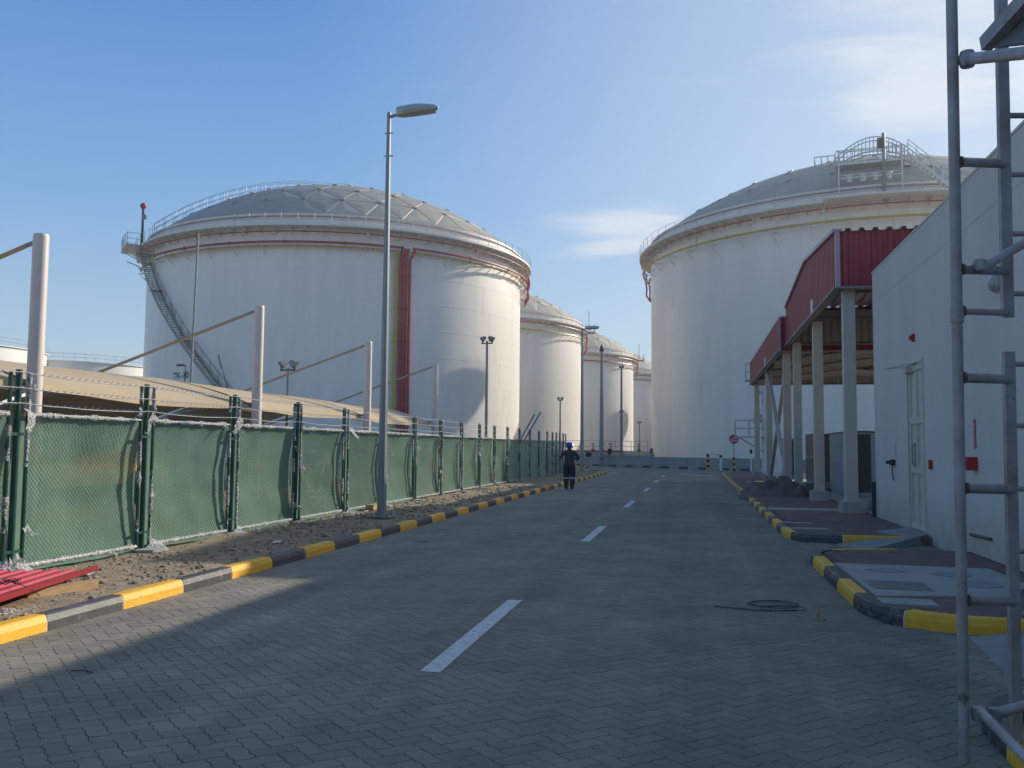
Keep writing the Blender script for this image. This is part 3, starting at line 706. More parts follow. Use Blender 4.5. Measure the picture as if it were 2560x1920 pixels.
# ------------------------------------------------------------------ red canopies
def corr(mb, p, q, z0f, z1f, nrm, pitch=.25, amp=.035, t=.02):
    # vertical corrugated sheet between plan points p and q; z0f, z1f give height along 0..1
    p = Vector(p); q = Vector(q); L_ = (q - p).length; n = int(L_ / pitch); d = (q - p) / n; nv = Vector(nrm); vs = []
    for k in range(n):
        for s_, a in ((0, 0), (.35, 0), (.5, 1), (.85, 1)):
            w_ = p + d * (k + s_); f_ = (k + s_) / n; w_ = w_ + nv * amp * a
            vs.append((w_.x, w_.y, z0f(f_))); vs.append((w_.x, w_.y, z1f(f_)))
    w_ = q; vs.append((w_.x, w_.y, z0f(1))); vs.append((w_.x, w_.y, z1f(1)))
    fs = [(2 * k, 2 * k + 2, 2 * k + 3, 2 * k + 1) for k in range(len(vs) // 2 - 1)]
    mb.add(vs, fs); return mb
def ibeam(mb, p, q, w, h):
    mb.bar(Vector(p) + Vector((0, 0, h / 2 - .01)), Vector(q) + Vector((0, 0, h / 2 - .01)), w, .02)
    mb.bar(Vector(p) - Vector((0, 0, h / 2 - .01)), Vector(q) - Vector((0, 0, h / 2 - .01)), w, .02)
    mb.bar(p, q, .015, h - .04)
def canopy(x0, x1, y0, y1, zb, zt, ridge, along, label, first_col='column', cols=3, brace=False):
    c = thing('canopy_shelter', label, 'canopy', (0, 0, 0))
    mid = lambda f_: zt + (ridge - zt) * (1 - abs(2 * f_ - 1))
    flat = lambda f_: zt; low = lambda f_: zb
    top_y = mid if along == 'y' else flat; top_x = flat if along == 'y' else mid
    for (p, q, tf, nr) in (((x0, y0), (x0, y1), top_y, (-1, 0)), ((x0, y0), (x1, y0), top_x, (0, -1)), ((x0, y1), (x1, y1), top_x, (0, 1)), ((x1, y0), (x1, y1), top_y, (1, 0))):
        obj('fascia', corr(MB(), p, q, low, tf, nr), M['redsheet'], c)
        # inner lining
        p2 = Vector(p) - Vector(nr) * .12; q2 = Vector(q) - Vector(nr) * .12
        obj('inner_sheet', corr(MB(), p2, q2, lambda f_: zb + .03, lambda f_: tf(f_) - .05, nr, amp=.02), M['sheetin'], c)
        obj('soffit_trim', MB().bar((*p, zb - .03), (*q, zb - .03), .2, .05), M['sheetin'], c)
    for x, y in ((x0, y0), (x0, y1), (x1, y0), (x1, y1)):
        obj('corner_trim', MB().box(x - .05, x + .05, y - .05, y + .05, zb - .02, zt + .02), M['redtrim'], c)
    ym = (y0 + y1) / 2; xm = (x0 + x1) / 2
    if along == 'y':
        for a, zz, d, z2 in ((y0, zt, ym, ridge), (y1, zt, ym, ridge)):
            for x in (x0, x1): obj('cap_trim', MB().bar((x, a, zz + .04), (x, d, z2 + .04), .22, .09), M['redtrim'], c)
        rf = MB(); n = int((x1 - x0) / .3)
        for a, d in ((y0, ym), (y1, ym)):
            vs = []
            for k in range(n):
                for s_, h_ in ((0, 0), (.5, 0), (.6, 1), (.9, 1)):
                    x = x0 + (x1 - x0) * (k + s_) / n; vs += [(x, a + (-.1 if a < ym else .1), zt + .0 + h_ * .07), (x, d, ridge + h_ * .07)]
            rf.add(vs, [(2 * k, 2 * k + 2, 2 * k + 3, 2 * k + 1) for k in range(len(vs) // 2 - 1)])
        obj('roof_sheet', rf, M['redtrim'], c)
        for k in range(4):
            y = y0 + .4 + (y1 - y0 - .8) * k / 3; zz = zt + (ridge - zt) * (1 - abs((y - ym) / (y1 - ym))) - .35
            bm_ = MB(); ibeam(bm_, (x0 + .3, y, zz), (x1 - .3, y, zz), .16, .32); obj('beam', bm_, M['sheetin'], c)
        for k in range(6):
            x = x0 + .8 + k * 1.1; bm_ = MB()
            bm_.bar((x, y0 + .2, zt - .15), (x, ym, ridge - .15), .08, .14); bm_.bar((x, ym, ridge - .15), (x, y1 - .2, zt - .15), .08, .14); obj('purlin', bm_, M['sheetin'], c)
    else:
        for a, d in ((x0, xm), (x1, xm)):
            for y in (y0, y1): obj('cap_trim', MB().bar((a, y, zt + .03), (d, y, ridge + .03), .12, .06), M['redtrim'], c)
        rf = MB()
        rf.add([(x0, y0, zt), (xm, y0, ridge), (xm, y1, ridge), (x0, y1, zt)], [(0, 1, 2, 3)]); rf.add([(x1, y0, zt), (xm, y0, ridge), (xm, y1, ridge), (x1, y1, zt)], [(0, 1, 2, 3)])
        obj('roof_sheet', rf, M['redtrim'], c)
        for k in range(4):
            y = y0 + .4 + (y1 - y0 - .8) * k / 3; bm_ = MB()
            ibeam(bm_, (x0 + .3, y, zb + .02), (xm, y, zb + .62), .18, .3); ibeam(bm_, (xm, y, zb + .62), (x1 - .3, y, zb + .02), .18, .3); obj('rafter', bm_, M['column'], c)
        for k in range(6):
            x = x0 + .6 + k * 1.1; zz = zb + .3 + .55 * (1 - abs((x - xm) / (x1 - xm))); obj('purlin', MB().bar((x, y0 + .2, zz), (x, y1 - .2, zz), .08, .14), M['sheetin'], c)
    for k in range(cols):
        y = y0 + .38 + (y1 - y0 - .76) * k / (cols - 1)
        for xi, x in enumerate((x0 + .28, x1 - .28)):
            m_ = M['column_p'] if (first_col == 'column_p' and k == 0) else M['column']
            cm = MB(); w_ = .135
            cm.box(x - w_, x + w_, y - w_, y - w_ + .02, .42, zb - .02); cm.box(x - w_, x + w_, y + w_ - .02, y + w_, .42, zb - .02); cm.box(x - .012, x + .012, y - w_ + .02, y + w_ - .02, .42, zb - .02)
            cm.box(x - w_, x - w_ + .004, y - w_ + .02, y + w_ - .02, .42, zb - .02)
            co_ = obj('column', cm, m_, c)
            obj('base_plate', MB().box(x - .19, x + .19, y - .19, y + .19, .40, .42), m_, co_)
            fo = MB().prism([(x - .26, y - .22), (x - .22, y - .26), (x + .22, y - .26), (x + .26, y - .22), (x + .26, y + .22), (x + .22, y + .26), (x - .22, y + .26), (x - .26, y + .22)], .1, .40)
            obj('footing', fo, M['concrete'], co_)
    if brace:
        ya = y0 + .38; yb = y0 + .38 + (y1 - y0 - .76) / (cols - 1); x = x0 + .28
        for s_, (a, d) in enumerate((((x - .03, ya + .15, .5), (x - .03, yb - .15, zb - .1)), ((x + .05, ya + .15, zb - .1), (x + .05, yb - .15, .5)))):
            obj('brace', MB().bar(a, d, .14, .14), M['column'], c)
    obj('number_plate', MB().box(x0 - .05, x0 - .042, y0 + (y1 - y0) * .36, y0 + (y1 - y0) * .36 + .45, zb + .06, zb + .42), M['white'], c)
    return c
canopy(3.3, 14.0, 22.0, 33.8, 5.42, 6.72, 7.2, 'y', 'large red corrugated canopy on cream columns right behind the white building', cols=3)  # unseen right part stretched out to block low sun from the footpath
canopy(3.04, 13.6, 34.02, 51.3, 5.2, 6.4, 6.95, 'x', 'smaller-looking farther red canopy with X brace, behind the first one', first_col='column_p', cols=3, brace=True)  # width out of view also extended, so the road stays shaded

# cabinets under the canopies
def cabinet(x, y, w, d, h, rz, label, dark=False):
    t = thing('equipment_cabinet', label, 'cabinet', (x, y, .143), rz)
    obj('plinth', MB().box(-w / 2, w / 2, -d / 2, d / 2, 0, .1), M['concrete_d'], t)
    body = MB().box(-w / 2, w / 2, -d / 2, d / 2, .1, h - .04); obj('body', body, M['cab_d'] if dark else M['cab'], t)
    obj('lid', MB().box(-w / 2 - .03, w / 2 + .03, -d / 2 - .03, d / 2 + .03, h - .04, h), M['cab_d'], t)
    n = max(1, int(d / .75))
    for k in range(n):
        y0 = -d / 2 + .04 + k * (d - .08) / n
        p = obj('panel_door', MB().box(-w / 2 - .015, -w / 2, y0 + .02, y0 + (d - .08) / n - .02, .16, h - .1), M['cab'] if not dark else M['cab_d'], t)
        obj('handle', MB().box(-w / 2 - .03, -w / 2 - .015, y0 + .08, y0 + .11, h * .5, h * .5 + .14), M['white'], p)
    obj('front_panel', MB().box(-w / 2 + .03, w / 2 - .03, -d / 2 - .012, -d / 2, .16, h - .1), M['cab_d'], t)
    v = MB()
    for k in range(8): v.box(-w * .25, w * .25, -d / 2 - .02, -d / 2 - .012, h * .62 + k * .035, h * .62 + k * .035 + .018)
    obj('vent', v, M['dark'], t)
    return t
cabinet(5.0, 31.4, .7, 4.0, 2.05, 0, 'grey cabinet with dark end, right of the middle canopy column')
cabinet(5.45, 27.3, .8, 1.4, 2.0, 0, 'dark grey cabinet close to the corner of the white building')
cabinet(6.95, 41.6, 4.0, 3.0, 2.15, 0, 'long dark container-like cabinet behind the thin columns', dark=True)
cabinet(4.75, 47.5, .7, 2.2, 2.0, 0, 'narrow grey cabinet left of the pinkish column by the cross brace')
# pipes and rubble on the floor under the canopies
for k, (p, q) in enumerate((((4.6, 37.0, .3), (7.2, 36.2, .3)), ((4.6, 36.2, .2), (7.4, 35.4, .2)))):
    o = obj('loose_pipe', MB().tube([p, q], .06, 8), M['galv_d']); tag(o, ['upper grey pipe lying on the floor under the red canopy', 'lower grey pipe lying on the floor under the red canopy'][k], 'pipe', 'pipes on the canopy floor')
def heap(cx, cy, cz, sx, sy, sz, label, m, seed, cat):
    mb = MB(); n = 26; random.seed(seed)
    for a in range(n + 1):
        for d in range(n + 1):
            u = a / n * 2 - 1; w_ = d / n * 2 - 1; rr = max(abs(u), abs(w_))
            fall = max(0, 1 - (u * u + w_ * w_)) ** .45
            f_ = abs(noise.noise(Vector((u * 2.2 + seed, w_ * 2.2, 0)))) * .8 + .25 * abs(noise.noise(Vector((u * 7, w_ * 7, seed)))) + .45
            mb.v.append((cx + u * sx * (1 + .15 * noise.noise(Vector((u * 2, w_ * 2, seed)))), cy + w_ * sy, cz + sz * fall * f_))
    for a in range(n):
        for d in range(n):
            k = a * (n + 1) + d; mb.f.append((k, k + n + 1, k + n + 2, k + 1))
    return tag(obj('tarpaulin_heap', mb, m, smooth=True), label, cat)
heap(2.6, 31.0, .02, 1.2, .9, .72, 'brown crumpled tarpaulin heap on the kerb corner beside the pinkish column', M['tarp'], 3, 'tarpaulin')
heap(4.6, 23.4, .14, .5, .9, .42, 'small dark heap of rubble at the foot of the nearest canopy column', M['tarp'], 8, 'rubble')
heap(3.9, 33.6, .14, .9, .7, .4, 'low dark heap of rags just right of the tarpaulin', M['tarp'], 12, 'rags')

# white vessel with platforms behind the second canopy
vz = thing('process_vessel', 'tall white vertical vessel with railed platforms beyond the second canopy', 'vessel', (5.1, 60.0, 0))
vm = MB(); vm.lathe([(0, 0), (1.0, 0), (1.0, .3), (.92, .3), (.92, 7.0), (.75, 7.35), (.4, 7.55), (0, 7.6)], 32); obj('shell', vm, M['white'], vz, smooth=True)
for (z, dx_) in ((6.0, -1.9), (2.35, -2.6)):
    pl = MB(); pl.box(dx_, -.6, -.6, .6, z, z + .07); pl.bar((dx_ + .3, -.4, z), (-.8, -.4, z - .9), .08); pl.bar((dx_ + .3, .4, z), (-.8, .4, z - .9), .08)
    obj('platform', pl, M['galv'], vz)
    rl = MB()
    for x in (dx_ + .03, (dx_ - .8) / 2, -.85):
        for y in (-.57, .57): rl.bar((x, y, z + .07), (x, y, z + 1.15), .045)
    for h_ in (.6, 1.12):
        rl.bar((dx_ + .03, -.57, z + h_), (-.85, -.57, z + h_), .04); rl.bar((dx_ + .03, .57, z + h_), (-.85, .57, z + h_), .04); rl.bar((dx_ + .03, -.57, z + h_), (dx_ + .03, .57, z + h_), .04)
    obj('railing', rl, M['galv'], vz)
nzl = MB(); nzl.tube([(-.9, 0, 3.6), (-1.35, 0, 3.6)], .28, 14); nzl.tube([(-1.35, 0, 3.6), (-1.4, 0, 3.6)], .38, 14); obj('nozzle', nzl, M['column'], vz)
obj('pipe', MB().tube([(-1.15, -.2, .1), (-1.15, -.2, 5.9)], .09, 8), M['white'], vz)
obj('junction_box', MB().box(-1.35, -1.05, -.45, -.25, 4.4, 4.9), M['galv_d'], vz)

# ------------------------------------------------------------------ bund wall
bw = thing('bund_wall', 'low pale concrete bund wall across the end of the road', 'wall', (WA.x, WA.y, 0), math.atan2(wd.y, wd.x))
LW = (WB - WA).length; npan = 14
for k in range(npan):
    x0 = LW * k / npan; x1 = LW * (k + 1) / npan
    obj('wall_panel', MB().box(x0 + .012, x1 - .012, -.1, .1, -.05, .86), M['concrete'], bw)
obj('wall_coping', MB().box(0, LW, -.13, .13, .862, .90), M['concrete'], bw)
bw2 = thing('bund_wall', 'return of the pale bund wall running away beside the left tank', 'wall', (WA.x, WA.y, 0), R(92))
obj('wall_panel', MB().box(.15, 60, -.1, .1, -.05, .86), M['concrete'], bw2)

# ------------------------------------------------------------------ storage tanks
def tube_ring(mb, r, z, a0, a1, rad, n=6, step=2.0, jog=None):
    k = max(2, int(abs(a1 - a0) / step)); pts = []
    for i in range(k + 1):
        a = R(a0 + (a1 - a0) * i / k); pts.append((r * math.cos(a), r * math.sin(a), z))
    mb.tube(pts, rad, n)
def P3(r, a, z): return Vector((r * math.cos(R(a)), r * math.sin(R(a)), z))
RISE, ZR, NR = 7.3, 22.2, 6
shared = {}
def tank(x, y, RR, label, rot_view, upper, lower, detail=2, group='domed white storage tanks'):
    t = thing('storage_tank', label, 'storage tank', (x, y, 0), 0, group)
    key = RR
    sh = MB().lathe([(RR, -.05), (RR, 22.15)], 240)
    me = sh.mesh('shell', M['tank']); me.polygons.foreach_set('use_smooth', [True] * len(me.polygons)); obj('shell', me, None, t)
    ws = MB()
    for k in range(1, 9):
        z = 22.15 * k / 9; ws.lathe([(RR - .01, z - .04), (RR + .013, z - .02), (RR + .013, z + .02), (RR - .01, z + .04)], 180)
    for k in range(9):
        z = 22.15 * k / 9; off = (k * 37) % 20
        for q in range(14):
            a = off + q * 360 / 14; ws.bar(P3(RR + .003, a, z + .03), P3(RR + .003, a, z + 2.43), .05, .010, up=tuple(P3(1, a, 0)))
    obj('weld_seam', ws, M['tank'], t, smooth=True)
    obj('roof_edge', MB().lathe([(RR - .1, 22.28), (RR + .16, 22.28), (RR + .16, 22.10), (RR, 22.10)], 180), M['tank_trim'], t, smooth=True)
    wk = MB().lathe([(RR, 20.96), (RR + 1.2, 20.96), (RR + 1.2, 21.14), (RR + 1.17, 21.14), (RR + 1.17, 21.0), (RR, 21.0)], 180)
    obj('walkway', wk, M['tank_trim'], t)
    # brackets below the walkway
    bk = MB().extr([(RR, -.008, 20.95), (RR + 1.14, -.008, 20.95), (RR + 1.14, -.008, 20.86), (RR, -.008, 20.36)], (0, 0, 0), (0, .016, 0)).mesh('bracket', M['tank_trim'])
    vis_a = range(0, 360, 4)
    for a in vis_a:
        if abs(((a - rot_view + 180) % 360) - 180) < 96:
            o = obj('bracket', bk, None, t); o.rotation_euler = (0, 0, R(a))
    rl = MB()
    for a in range(2, 362, 4):
        rl.bar(P3(RR + 1.17, a, 21.0), P3(RR + 1.17, a, 22.12), .04, .025)
    for z in (21.55, 22.12): tube_ring(rl, RR + 1.17, z, 0, 360, .017, 4)
    obj('railing', rl, M['galv'], t)
    obj('foam_line', (lambda mb: (tube_ring(mb, RR + .3, 21.95, 0, 359.9, .035, 6), mb)[1])(MB()), M['redpipe'], t)
    # pipes held below the walkway
    for z, r_, rad, mt, spans in upper + lower:
        mb = MB()
        for a0, a1 in spans: tube_ring(mb, RR + r_, z, a0, a1, rad, 8)
        for a0, a1 in spans:
            k = int(abs(a1 - a0) / 14)
            for i in range(k + 1):
                a = a0 + (a1 - a0) * i / max(1, k); p = P3(RR + r_, a, z); p2 = P3(RR + r_, a + .35, z); mb.tube([p, p2], rad * 1.5, 8)
        obj('ring_pipe', mb, M[mt], t, smooth=True)
    pb = MB()
    for a in range(0, 360, 8):
        if abs(((a - rot_view + 180) % 360) - 180) < 96:
            pb.bar(P3(RR, a + 3, 20.33), P3(RR + 1.0, a + 3, 20.33), .07, .07)
            pb.bar(P3(RR, a + 1, 19.32), P3(RR + .85, a + 1, 19.32), .08, .08); pb.bar(P3(RR, a + 1, 18.55), P3(RR + .8, a + 1, 19.3), .06, .06)
    obj('pipe_support', pb, M['tank_trim'], t)
    # dome: flat triangular panels on a frame, six identical sectors
    k_ = ('dome', RR)
    if k_ not in shared:
        Rs = (RR * RR + RISE * RISE) / (2 * RISE); zc_ = ZR + RISE - Rs; amax = math.asin((RR - .15) / Rs)
        def vert(k, j, sec):
            if k == 0: return Vector((0, 0, zc_ + Rs))
            th = amax * k / NR; ph = R(60) * (sec + j / k)
            # bend the ring so the net reads as straight great-circle ribs
            return Vector((Rs * math.sin(th) * math.cos(ph), Rs * math.sin(th) * math.sin(ph), zc_ + Rs * math.cos(th)))
        tris = []
        for k in range(1, NR + 1):
            for j in range(k):
                tris.append((vert(k, j, 0), vert(k, j + 1, 0), vert(k - 1, j, 0)))
                if j < k - 1: tris.append((vert(k, j + 1, 0), vert(k - 1, j + 1, 0), vert(k - 1, j, 0)))
        meshes = []
        for tr in tris:
            c_ = sum(tr, Vector()) / 3; nrm = (tr[1] - tr[0]).cross(tr[2] - tr[0]).normalized()
            if nrm.z < 0: nrm = -nrm; tr = (tr[0], tr[2], tr[1])
            def ins(d, h_):
                o_ = []
                for q in range(3):
                    a, b_, d_ = tr[q - 1], tr[q], tr[(q + 1) % 3]
                    e1 = (b_ - a).normalized(); e2 = (d_ - b_).normalized(); bis = (e2 - e1).normalized(); s_ = d / max(.2, math.sin(math.acos(max(-1, min(1, -e1.dot(e2)))) / 2))
                    o_.append(b_ + bis * s_ + nrm * h_)
                return o_
            lo = ins(.04, .004); hi = ins(.07, .035)
            ctr = sum(hi, Vector()) / 3 + nrm * .05
            vs = lo + hi + [ctr]
            fs = [(0, 1, 4, 3), (1, 2, 5, 4), (2, 0, 3, 5), (3, 4, 6), (4, 5, 6), (5, 3, 6)]
            meshes.append(MB().add(vs, fs).mesh('roof_panel', M['roofpanel']))
        fr_ = MB()
        for sec in range(6):
            rot = Matrix.Rotation(R(60) * sec, 3, 'Z')
            for tr in tris: fr_.add([rot @ v for v in tr], [(0, 1, 2)] if (tr[1] - tr[0]).cross(tr[2] - tr[0]).z > 0 else [(0, 2, 1)])
        hb = MB(); seen = set()
        for sec in range(6):
            for k in range(1, NR):
                for j in range(k):
                    v = vert(k, j, sec); n_ = Vector((v.x, v.y, v.z - zc_)).normalized(); hb.tube([v + n_ * .03, v + n_ * .10], .24, 8)
        shared[k_] = (meshes, fr_.mesh('roof_frame', M['roofframe']), hb.mesh('hub_cover', M['galv_d']))
    meshes, frm, hbm = shared[k_]
    dr_ = R(7 + x)
    for me, nm in ((frm, 'roof_frame'), (hbm, 'hub_cover')):
        o = obj(nm, me, None, t, kind='stuff' if nm == 'hub_cover' else None); o.rotation_euler = (0, 0, dr_)
    for sec in range(6):
        for me in meshes:
            o = obj('roof_panel', me, None, t); o.rotation_euler = (0, 0, R(60) * sec + dr_)
    return t
TX = -38.6
t1 = tank(TX, 93.4, 20.0, 'nearest domed white tank on the left, with spiral stair and the letters TK-101', -67,
          [(20.45, .95, .06, 'redpipe', [(-150, -62), (-60.7, 30)])],
          [(19.55, .8, .11, 'redpipe', [(-125, -52.5), (-49.5, 20)]), (19.25, .55, .09, 'yelpipe', [(-145, 25)])])
t2 = tank(TX, 147.9, 20.0, 'second domed white tank in the left row, partly behind the nearest one', -60,
          [(20.45, .95, .07, 'redpipe', [(-100, 30)])], [(19.35, .75, .1, 'yelpipe', [(-100, 30)])])
t3 = tank(-33.3, 198.6, 20.0, 'third domed white tank of the left row, behind the lamp posts', -60,
          [(20.45, .95, .07, 'redpipe', [(-100, 30)])], [(19.35, .75, .12, 'redpipe', [(-100, 30)])])
t4 = tank(-27.5, 250.0, 20.0, 'farthest domed white tank, a sliver beside the big right tank', -60,
          [(20.45, .95, .07, 'redpipe', [(-100, 30)])], [(19.35, .75, .12, 'redpipe', [(-100, 30)])])
tR = tank(16.95, 94.3, 21.35, 'big domed white tank on the right behind the red canopies, with roof gauge platform', -110,
          [(20.5, 1.0, .06, 'redpipe', [(-190, -123.8), (-121.2, -108.5), (-107.8, -60)])],
          [(19.5, .8, .1, 'yelpipe', [(-190, -40)])])
for k_, lb_ in ((1, 'second'), (2, 'third'), (3, 'fourth')):
    tank((18.0, 23.5, 30.0)[k_ - 1], 94.3 + 54 * k_, 21.35, 'white domed tank hidden behind the big right tank, ' + lb_ + ' in its row', -110,
         [(20.5, 1.0, .06, 'redpipe', [(-190, -60)])], [(19.5, .8, .1, 'yelpipe', [(-190, -40)])])
# risers of tank one
for k, (a, m_, rad) in enumerate(((-53.6, 'yelpipe', .15), (-52.35, 'redpipe', .125), (-51.55, 'redpipe', .125), (-50.75, 'redpipe', .125), (-49.9, 'redpipe', .13))):
    mb = MB(); r_ = 20.38
    top = 19.2 if k == 0 else 19.5
    mb.tube([P3(r_, a, .2), P3(r_, a, top - .9), P3(r_ + (.1 if k < 4 else .2), a + (0 if k < 4 else .7), top - .4), P3(20.75, a + (0 if k < 4 else .9), top)], rad, 10)
    for z in range(2, 19, 3): mb.tube([P3(r_, a, z), P3(r_, a, z + .12)], rad * 1.35, 8)
    obj('riser_pipe', mb, M[m_], t1, smooth=True)
for T_, RR, angs in ((t1, 20.0, (6, 9, 12, 15)), (t2, 20, (4, 8, 12)), (tR, 21.35, (-193, -197, -189, -200)), (t3, 20, (5, 9))):
    for a in angs:
        mb = MB().tube([P3(RR + .95, a, 20.4), P3(RR + 1.05, a, 19.6), P3(RR + .85, a + 1, 18.8), P3(RR + .95, a + .5, 18.1), P3(RR + .5, a, 17.4)], .09, 8)
        obj('drop_pipe', mb, M['redpipe'], T_, smooth=True)
for T_, RR, a in ((t1, 20, -106), (t1, 20, 0), (t2, 20, -30), (tR, 21.35, -139)):
    obj('link_pipe', MB().tube([P3(RR + .8, a, 19.3), P3(RR + .9, a, 20.95)], .05, 6), M['yelpipe'], T_)
# spiral stair on tank one
def sa(z): return -136 + (20.0 - z) * (37.3 / 13.2)
zs = []; z = 0.2
stair_pts = []
tr_me = MB().box(20.12, 20.92, -.13, .13, -.02, .02).mesh('stair_tread', M['galv_d'])
z = .15
while z < 20.6:
    skip = any(abs(z - l) < .12 for l in (16.2, 11.1))
    o = obj('stair_tread', tr_me, None, t1); o.location = (0, 0, z); o.rotation_euler = (0, 0, R(sa(z)))
    z += .26
for r_ in (20.1, 20.94):
    pts = [P3(r_, sa(z), z) for z in [k * .5 for k in range(0, 42)]]
    mb = MB()
    for i in range(len(pts) - 1): mb.bar(pts[i], pts[i + 1], .05, .24)
    obj('stringer', mb, M['galv_d'], t1)
mb = MB(); pts = [P3(20.94, sa(k * .5), k * .5 + 1.05) for k in range(0, 42)]; pts2 = [P3(20.94, sa(k * .5), k * .5 + .6) for k in range(0, 42)]
mb.tube(pts, .028, 5); mb.tube(pts2, .02, 5)
for k in range(0, 42, 2): mb.bar(P3(20.94, sa(k * .5), k * .5), P3(20.94, sa(k * .5), k * .5 + 1.05), .04)
obj('handrail', mb, M['galv_d'], t1)
mb = MB(); pts = [P3(20.1, sa(k * .5), k * .5 + 1.05) for k in range(0, 42)]; mb.tube(pts, .025, 5)
for k in range(0, 42, 2): mb.bar(P3(20.1, sa(k * .5), k * .5), P3(20.1, sa(k * .5), k * .5 + 1.05), .035)
obj('handrail', mb, M['galv_d'], t1)
for zl in (16.2, 11.1):
    a = sa(zl); mb = MB(); mb.bar(P3(20.5, a - 1.6, zl), P3(20.5, a + 1.6, zl), .95, .06)
    mb.bar(P3(20.95, a, zl), P3(20.0, a, zl - .9), .07); mb.bar(P3(20.95, a + 1.4, zl), P3(20.0, a + 1.4, zl - .9), .07)
    obj('landing', mb, M['galv_d'], t1)
for a, z0 in ((-113, 13.2), (-96.5, 8.2)):
    mb = MB(); mb.tube([P3(20.06, a, z0 - 1.6), P3(20.7, a + .3, z0 - .6), P3(21.2, a - .6, z0 + 1.3)], .05, 6); mb.bar(P3(21.2, a - .6, z0 + 1.3), P3(21.0, a - .1, z0 + .1), .22, .1)
    obj('lamp_bracket', mb, M['galv_d'], t1)
# stair head platform with alarm post
mb = MB(); mb.lathe([(21.0, 20.93), (22.5, 20.93), (22.5, 21.1), (22.46, 21.1), (22.46, 20.99), (21.0, 20.99)], 10, R(-146), R(-133)); obj('stair_platform', mb, M['tank_trim'], t1)
mb = MB()
for k in range(6): a = -146 + k * 2.6; mb.bar(P3(22.46, a, 21), P3(22.46, a, 22.15), .05)
for z in (21.55, 22.12): tube_ring(mb, 22.46, z, -146, -133, .025, 4)
for a in (-146, -133):
    for z in (21.55, 22.12): mb.bar(P3(21.2, a, z), P3(22.46, a, z), .045)
obj('railing', mb, M['galv'], t1)
mb = MB(); mb.bar(P3(20.0, -138, 19.6), P3(22.3, -141, 20.9), .1); mb.bar(P3(20.0, -141, 19.6), P3(22.2, -144, 20.9), .1); mb.bar(P3(20, -139, 18.9), P3(21.9, -142.5, 19.9), .12); obj('platform_strut', mb, M['tank_trim'], t1)
mb = MB().tube([P3(21.1, -133, 21.0), P3(21.1, -133, 24.6)], .12, 8); obj('alarm_post', mb, M['dark'], t1)
sp = MB().lathe([(0, -.3), (.15, -.28), (.29, -.12), (.3, 0), (.29, .12), (.18, .26), (0, .3)], 16); o = obj('beacon', sp, M['red'], t1, smooth=True); o.location = P3(21.1, -133, 24.9)
sp = MB().lathe([(0, 0), (.2, .0), (.2, .38), (0, .38)], 12); o = obj('siren', sp, M['galv_d'], t1); o.location = P3(21.1, -131.4, 23.5)
obj('siren_arm', MB().bar(P3(21.1, -133, 24.4), P3(21.1, -131.4, 23.85), .06), M['dark'], t1)
# roof walkway of tank one (radial hand rails from stair head to apex)
def dome_z(r, RR=20.0):
    Rs = (RR * RR + RISE * RISE) / (2 * RISE); return ZR + RISE - Rs + math.sqrt(Rs * Rs - r * r)
for RR, T_, ang in ((20.0, t1, -134),):
    d = P3(1, ang, 0); n_ = Vector((-d.y, d.x, 0)); mb = MB()
    for s_ in (-.45, .45):
        for hh in (.55, 1.1): mb.tube([d * r + n_ * s_ + Vector((0, 0, dome_z(r) + hh)) for r in [20 - k for k in range(0, 20)]], .022, 4)
        for k in range(0, 20): r = 20 - k; mb.bar(d * r + n_ * s_ + Vector((0, 0, dome_z(r))), d * r + n_ * s_ + Vector((0, 0, dome_z(r) + 1.1)), .035)
    obj('roof_handrail', mb, M['galv'], T_)
    mb = MB()
    for k in range(12):
        a = k * 30; mb.bar(P3(1.3, a, 29.4), P3(1.3, a, 30.55), .04); mb.bar(P3(1.3, a, 30.55), P3(1.3, a + 30, 30.55), .04)
    obj('vent_railing', mb, M['galv'], T_)
# TK-101
def text_on_tank(txt, a_left, a_right, z, h, RR, T_):
    cu = bpy.data.curves.new('txt', 'FONT'); cu.body = txt; cu.size = 1; cu.offset = 0.03
    to = bpy.data.objects.new('txt', cu); col.objects.link(to); bpy.context.view_layer.update()
    me = bpy.data.meshes.new_from_object(to.evaluated_get(bpy.context.evaluated_depsgraph_get())); bpy.data.objects.remove(to)
    xs = [v.co.x for v in me.vertices]; ys = [v.co.y for v in me.vertices]; x0, x1, y0, y1 = min(xs), max(xs), min(ys), max(ys)
    for v in me.vertices:
        a = a_left + (a_right - a_left) * (v.co.x - x0) / (x1 - x0); zz = z + (v.co.y - y0) / (y1 - y0) * h; v.co = P3(RR + .012, a, zz)
    me.materials.clear(); me.materials.append(M['dark']); return obj('tank_number', me, None, T_)
text_on_tank('TK-101', -116.6, -109.0, 7.62, .62, 20.0, t1)
# small ladder cages on the right hand rims
for T_, a in ((t2, 8), (t3, 6)):
    mb = MB()
    for dx_ in (0, .7): mb.bar(P3(21.3, a + dx_ * 2.5, 21), P3(21.3, a + dx_ * 2.5, 24.8), .09)
    for k in range(9): mb.bar(P3(21.3, a, 21.3 + k * .42), P3(21.3, a + 1.75, 21.3 + k * .42), .06)
    obj('ladder', mb, M['galv'], T_)
    mb = MB()
    for k in range(4): mb.bar(P3(22.3, a - 4 + k * 2.5, 21), P3(22.3, a - 4 + k * 2.5, 22.3), .07)
    for z in (21.6, 22.3): mb.bar(P3(22.3, a - 4, z), P3(22.3, a + 3.5, z), .06)
    mb.lathe([(21, 20.95), (22.35, 20.95), (22.35, 21.02), (21, 21.02)], 8, R(a - 4), R(a + 3.5)); obj('landing', mb, M['galv'], T_)
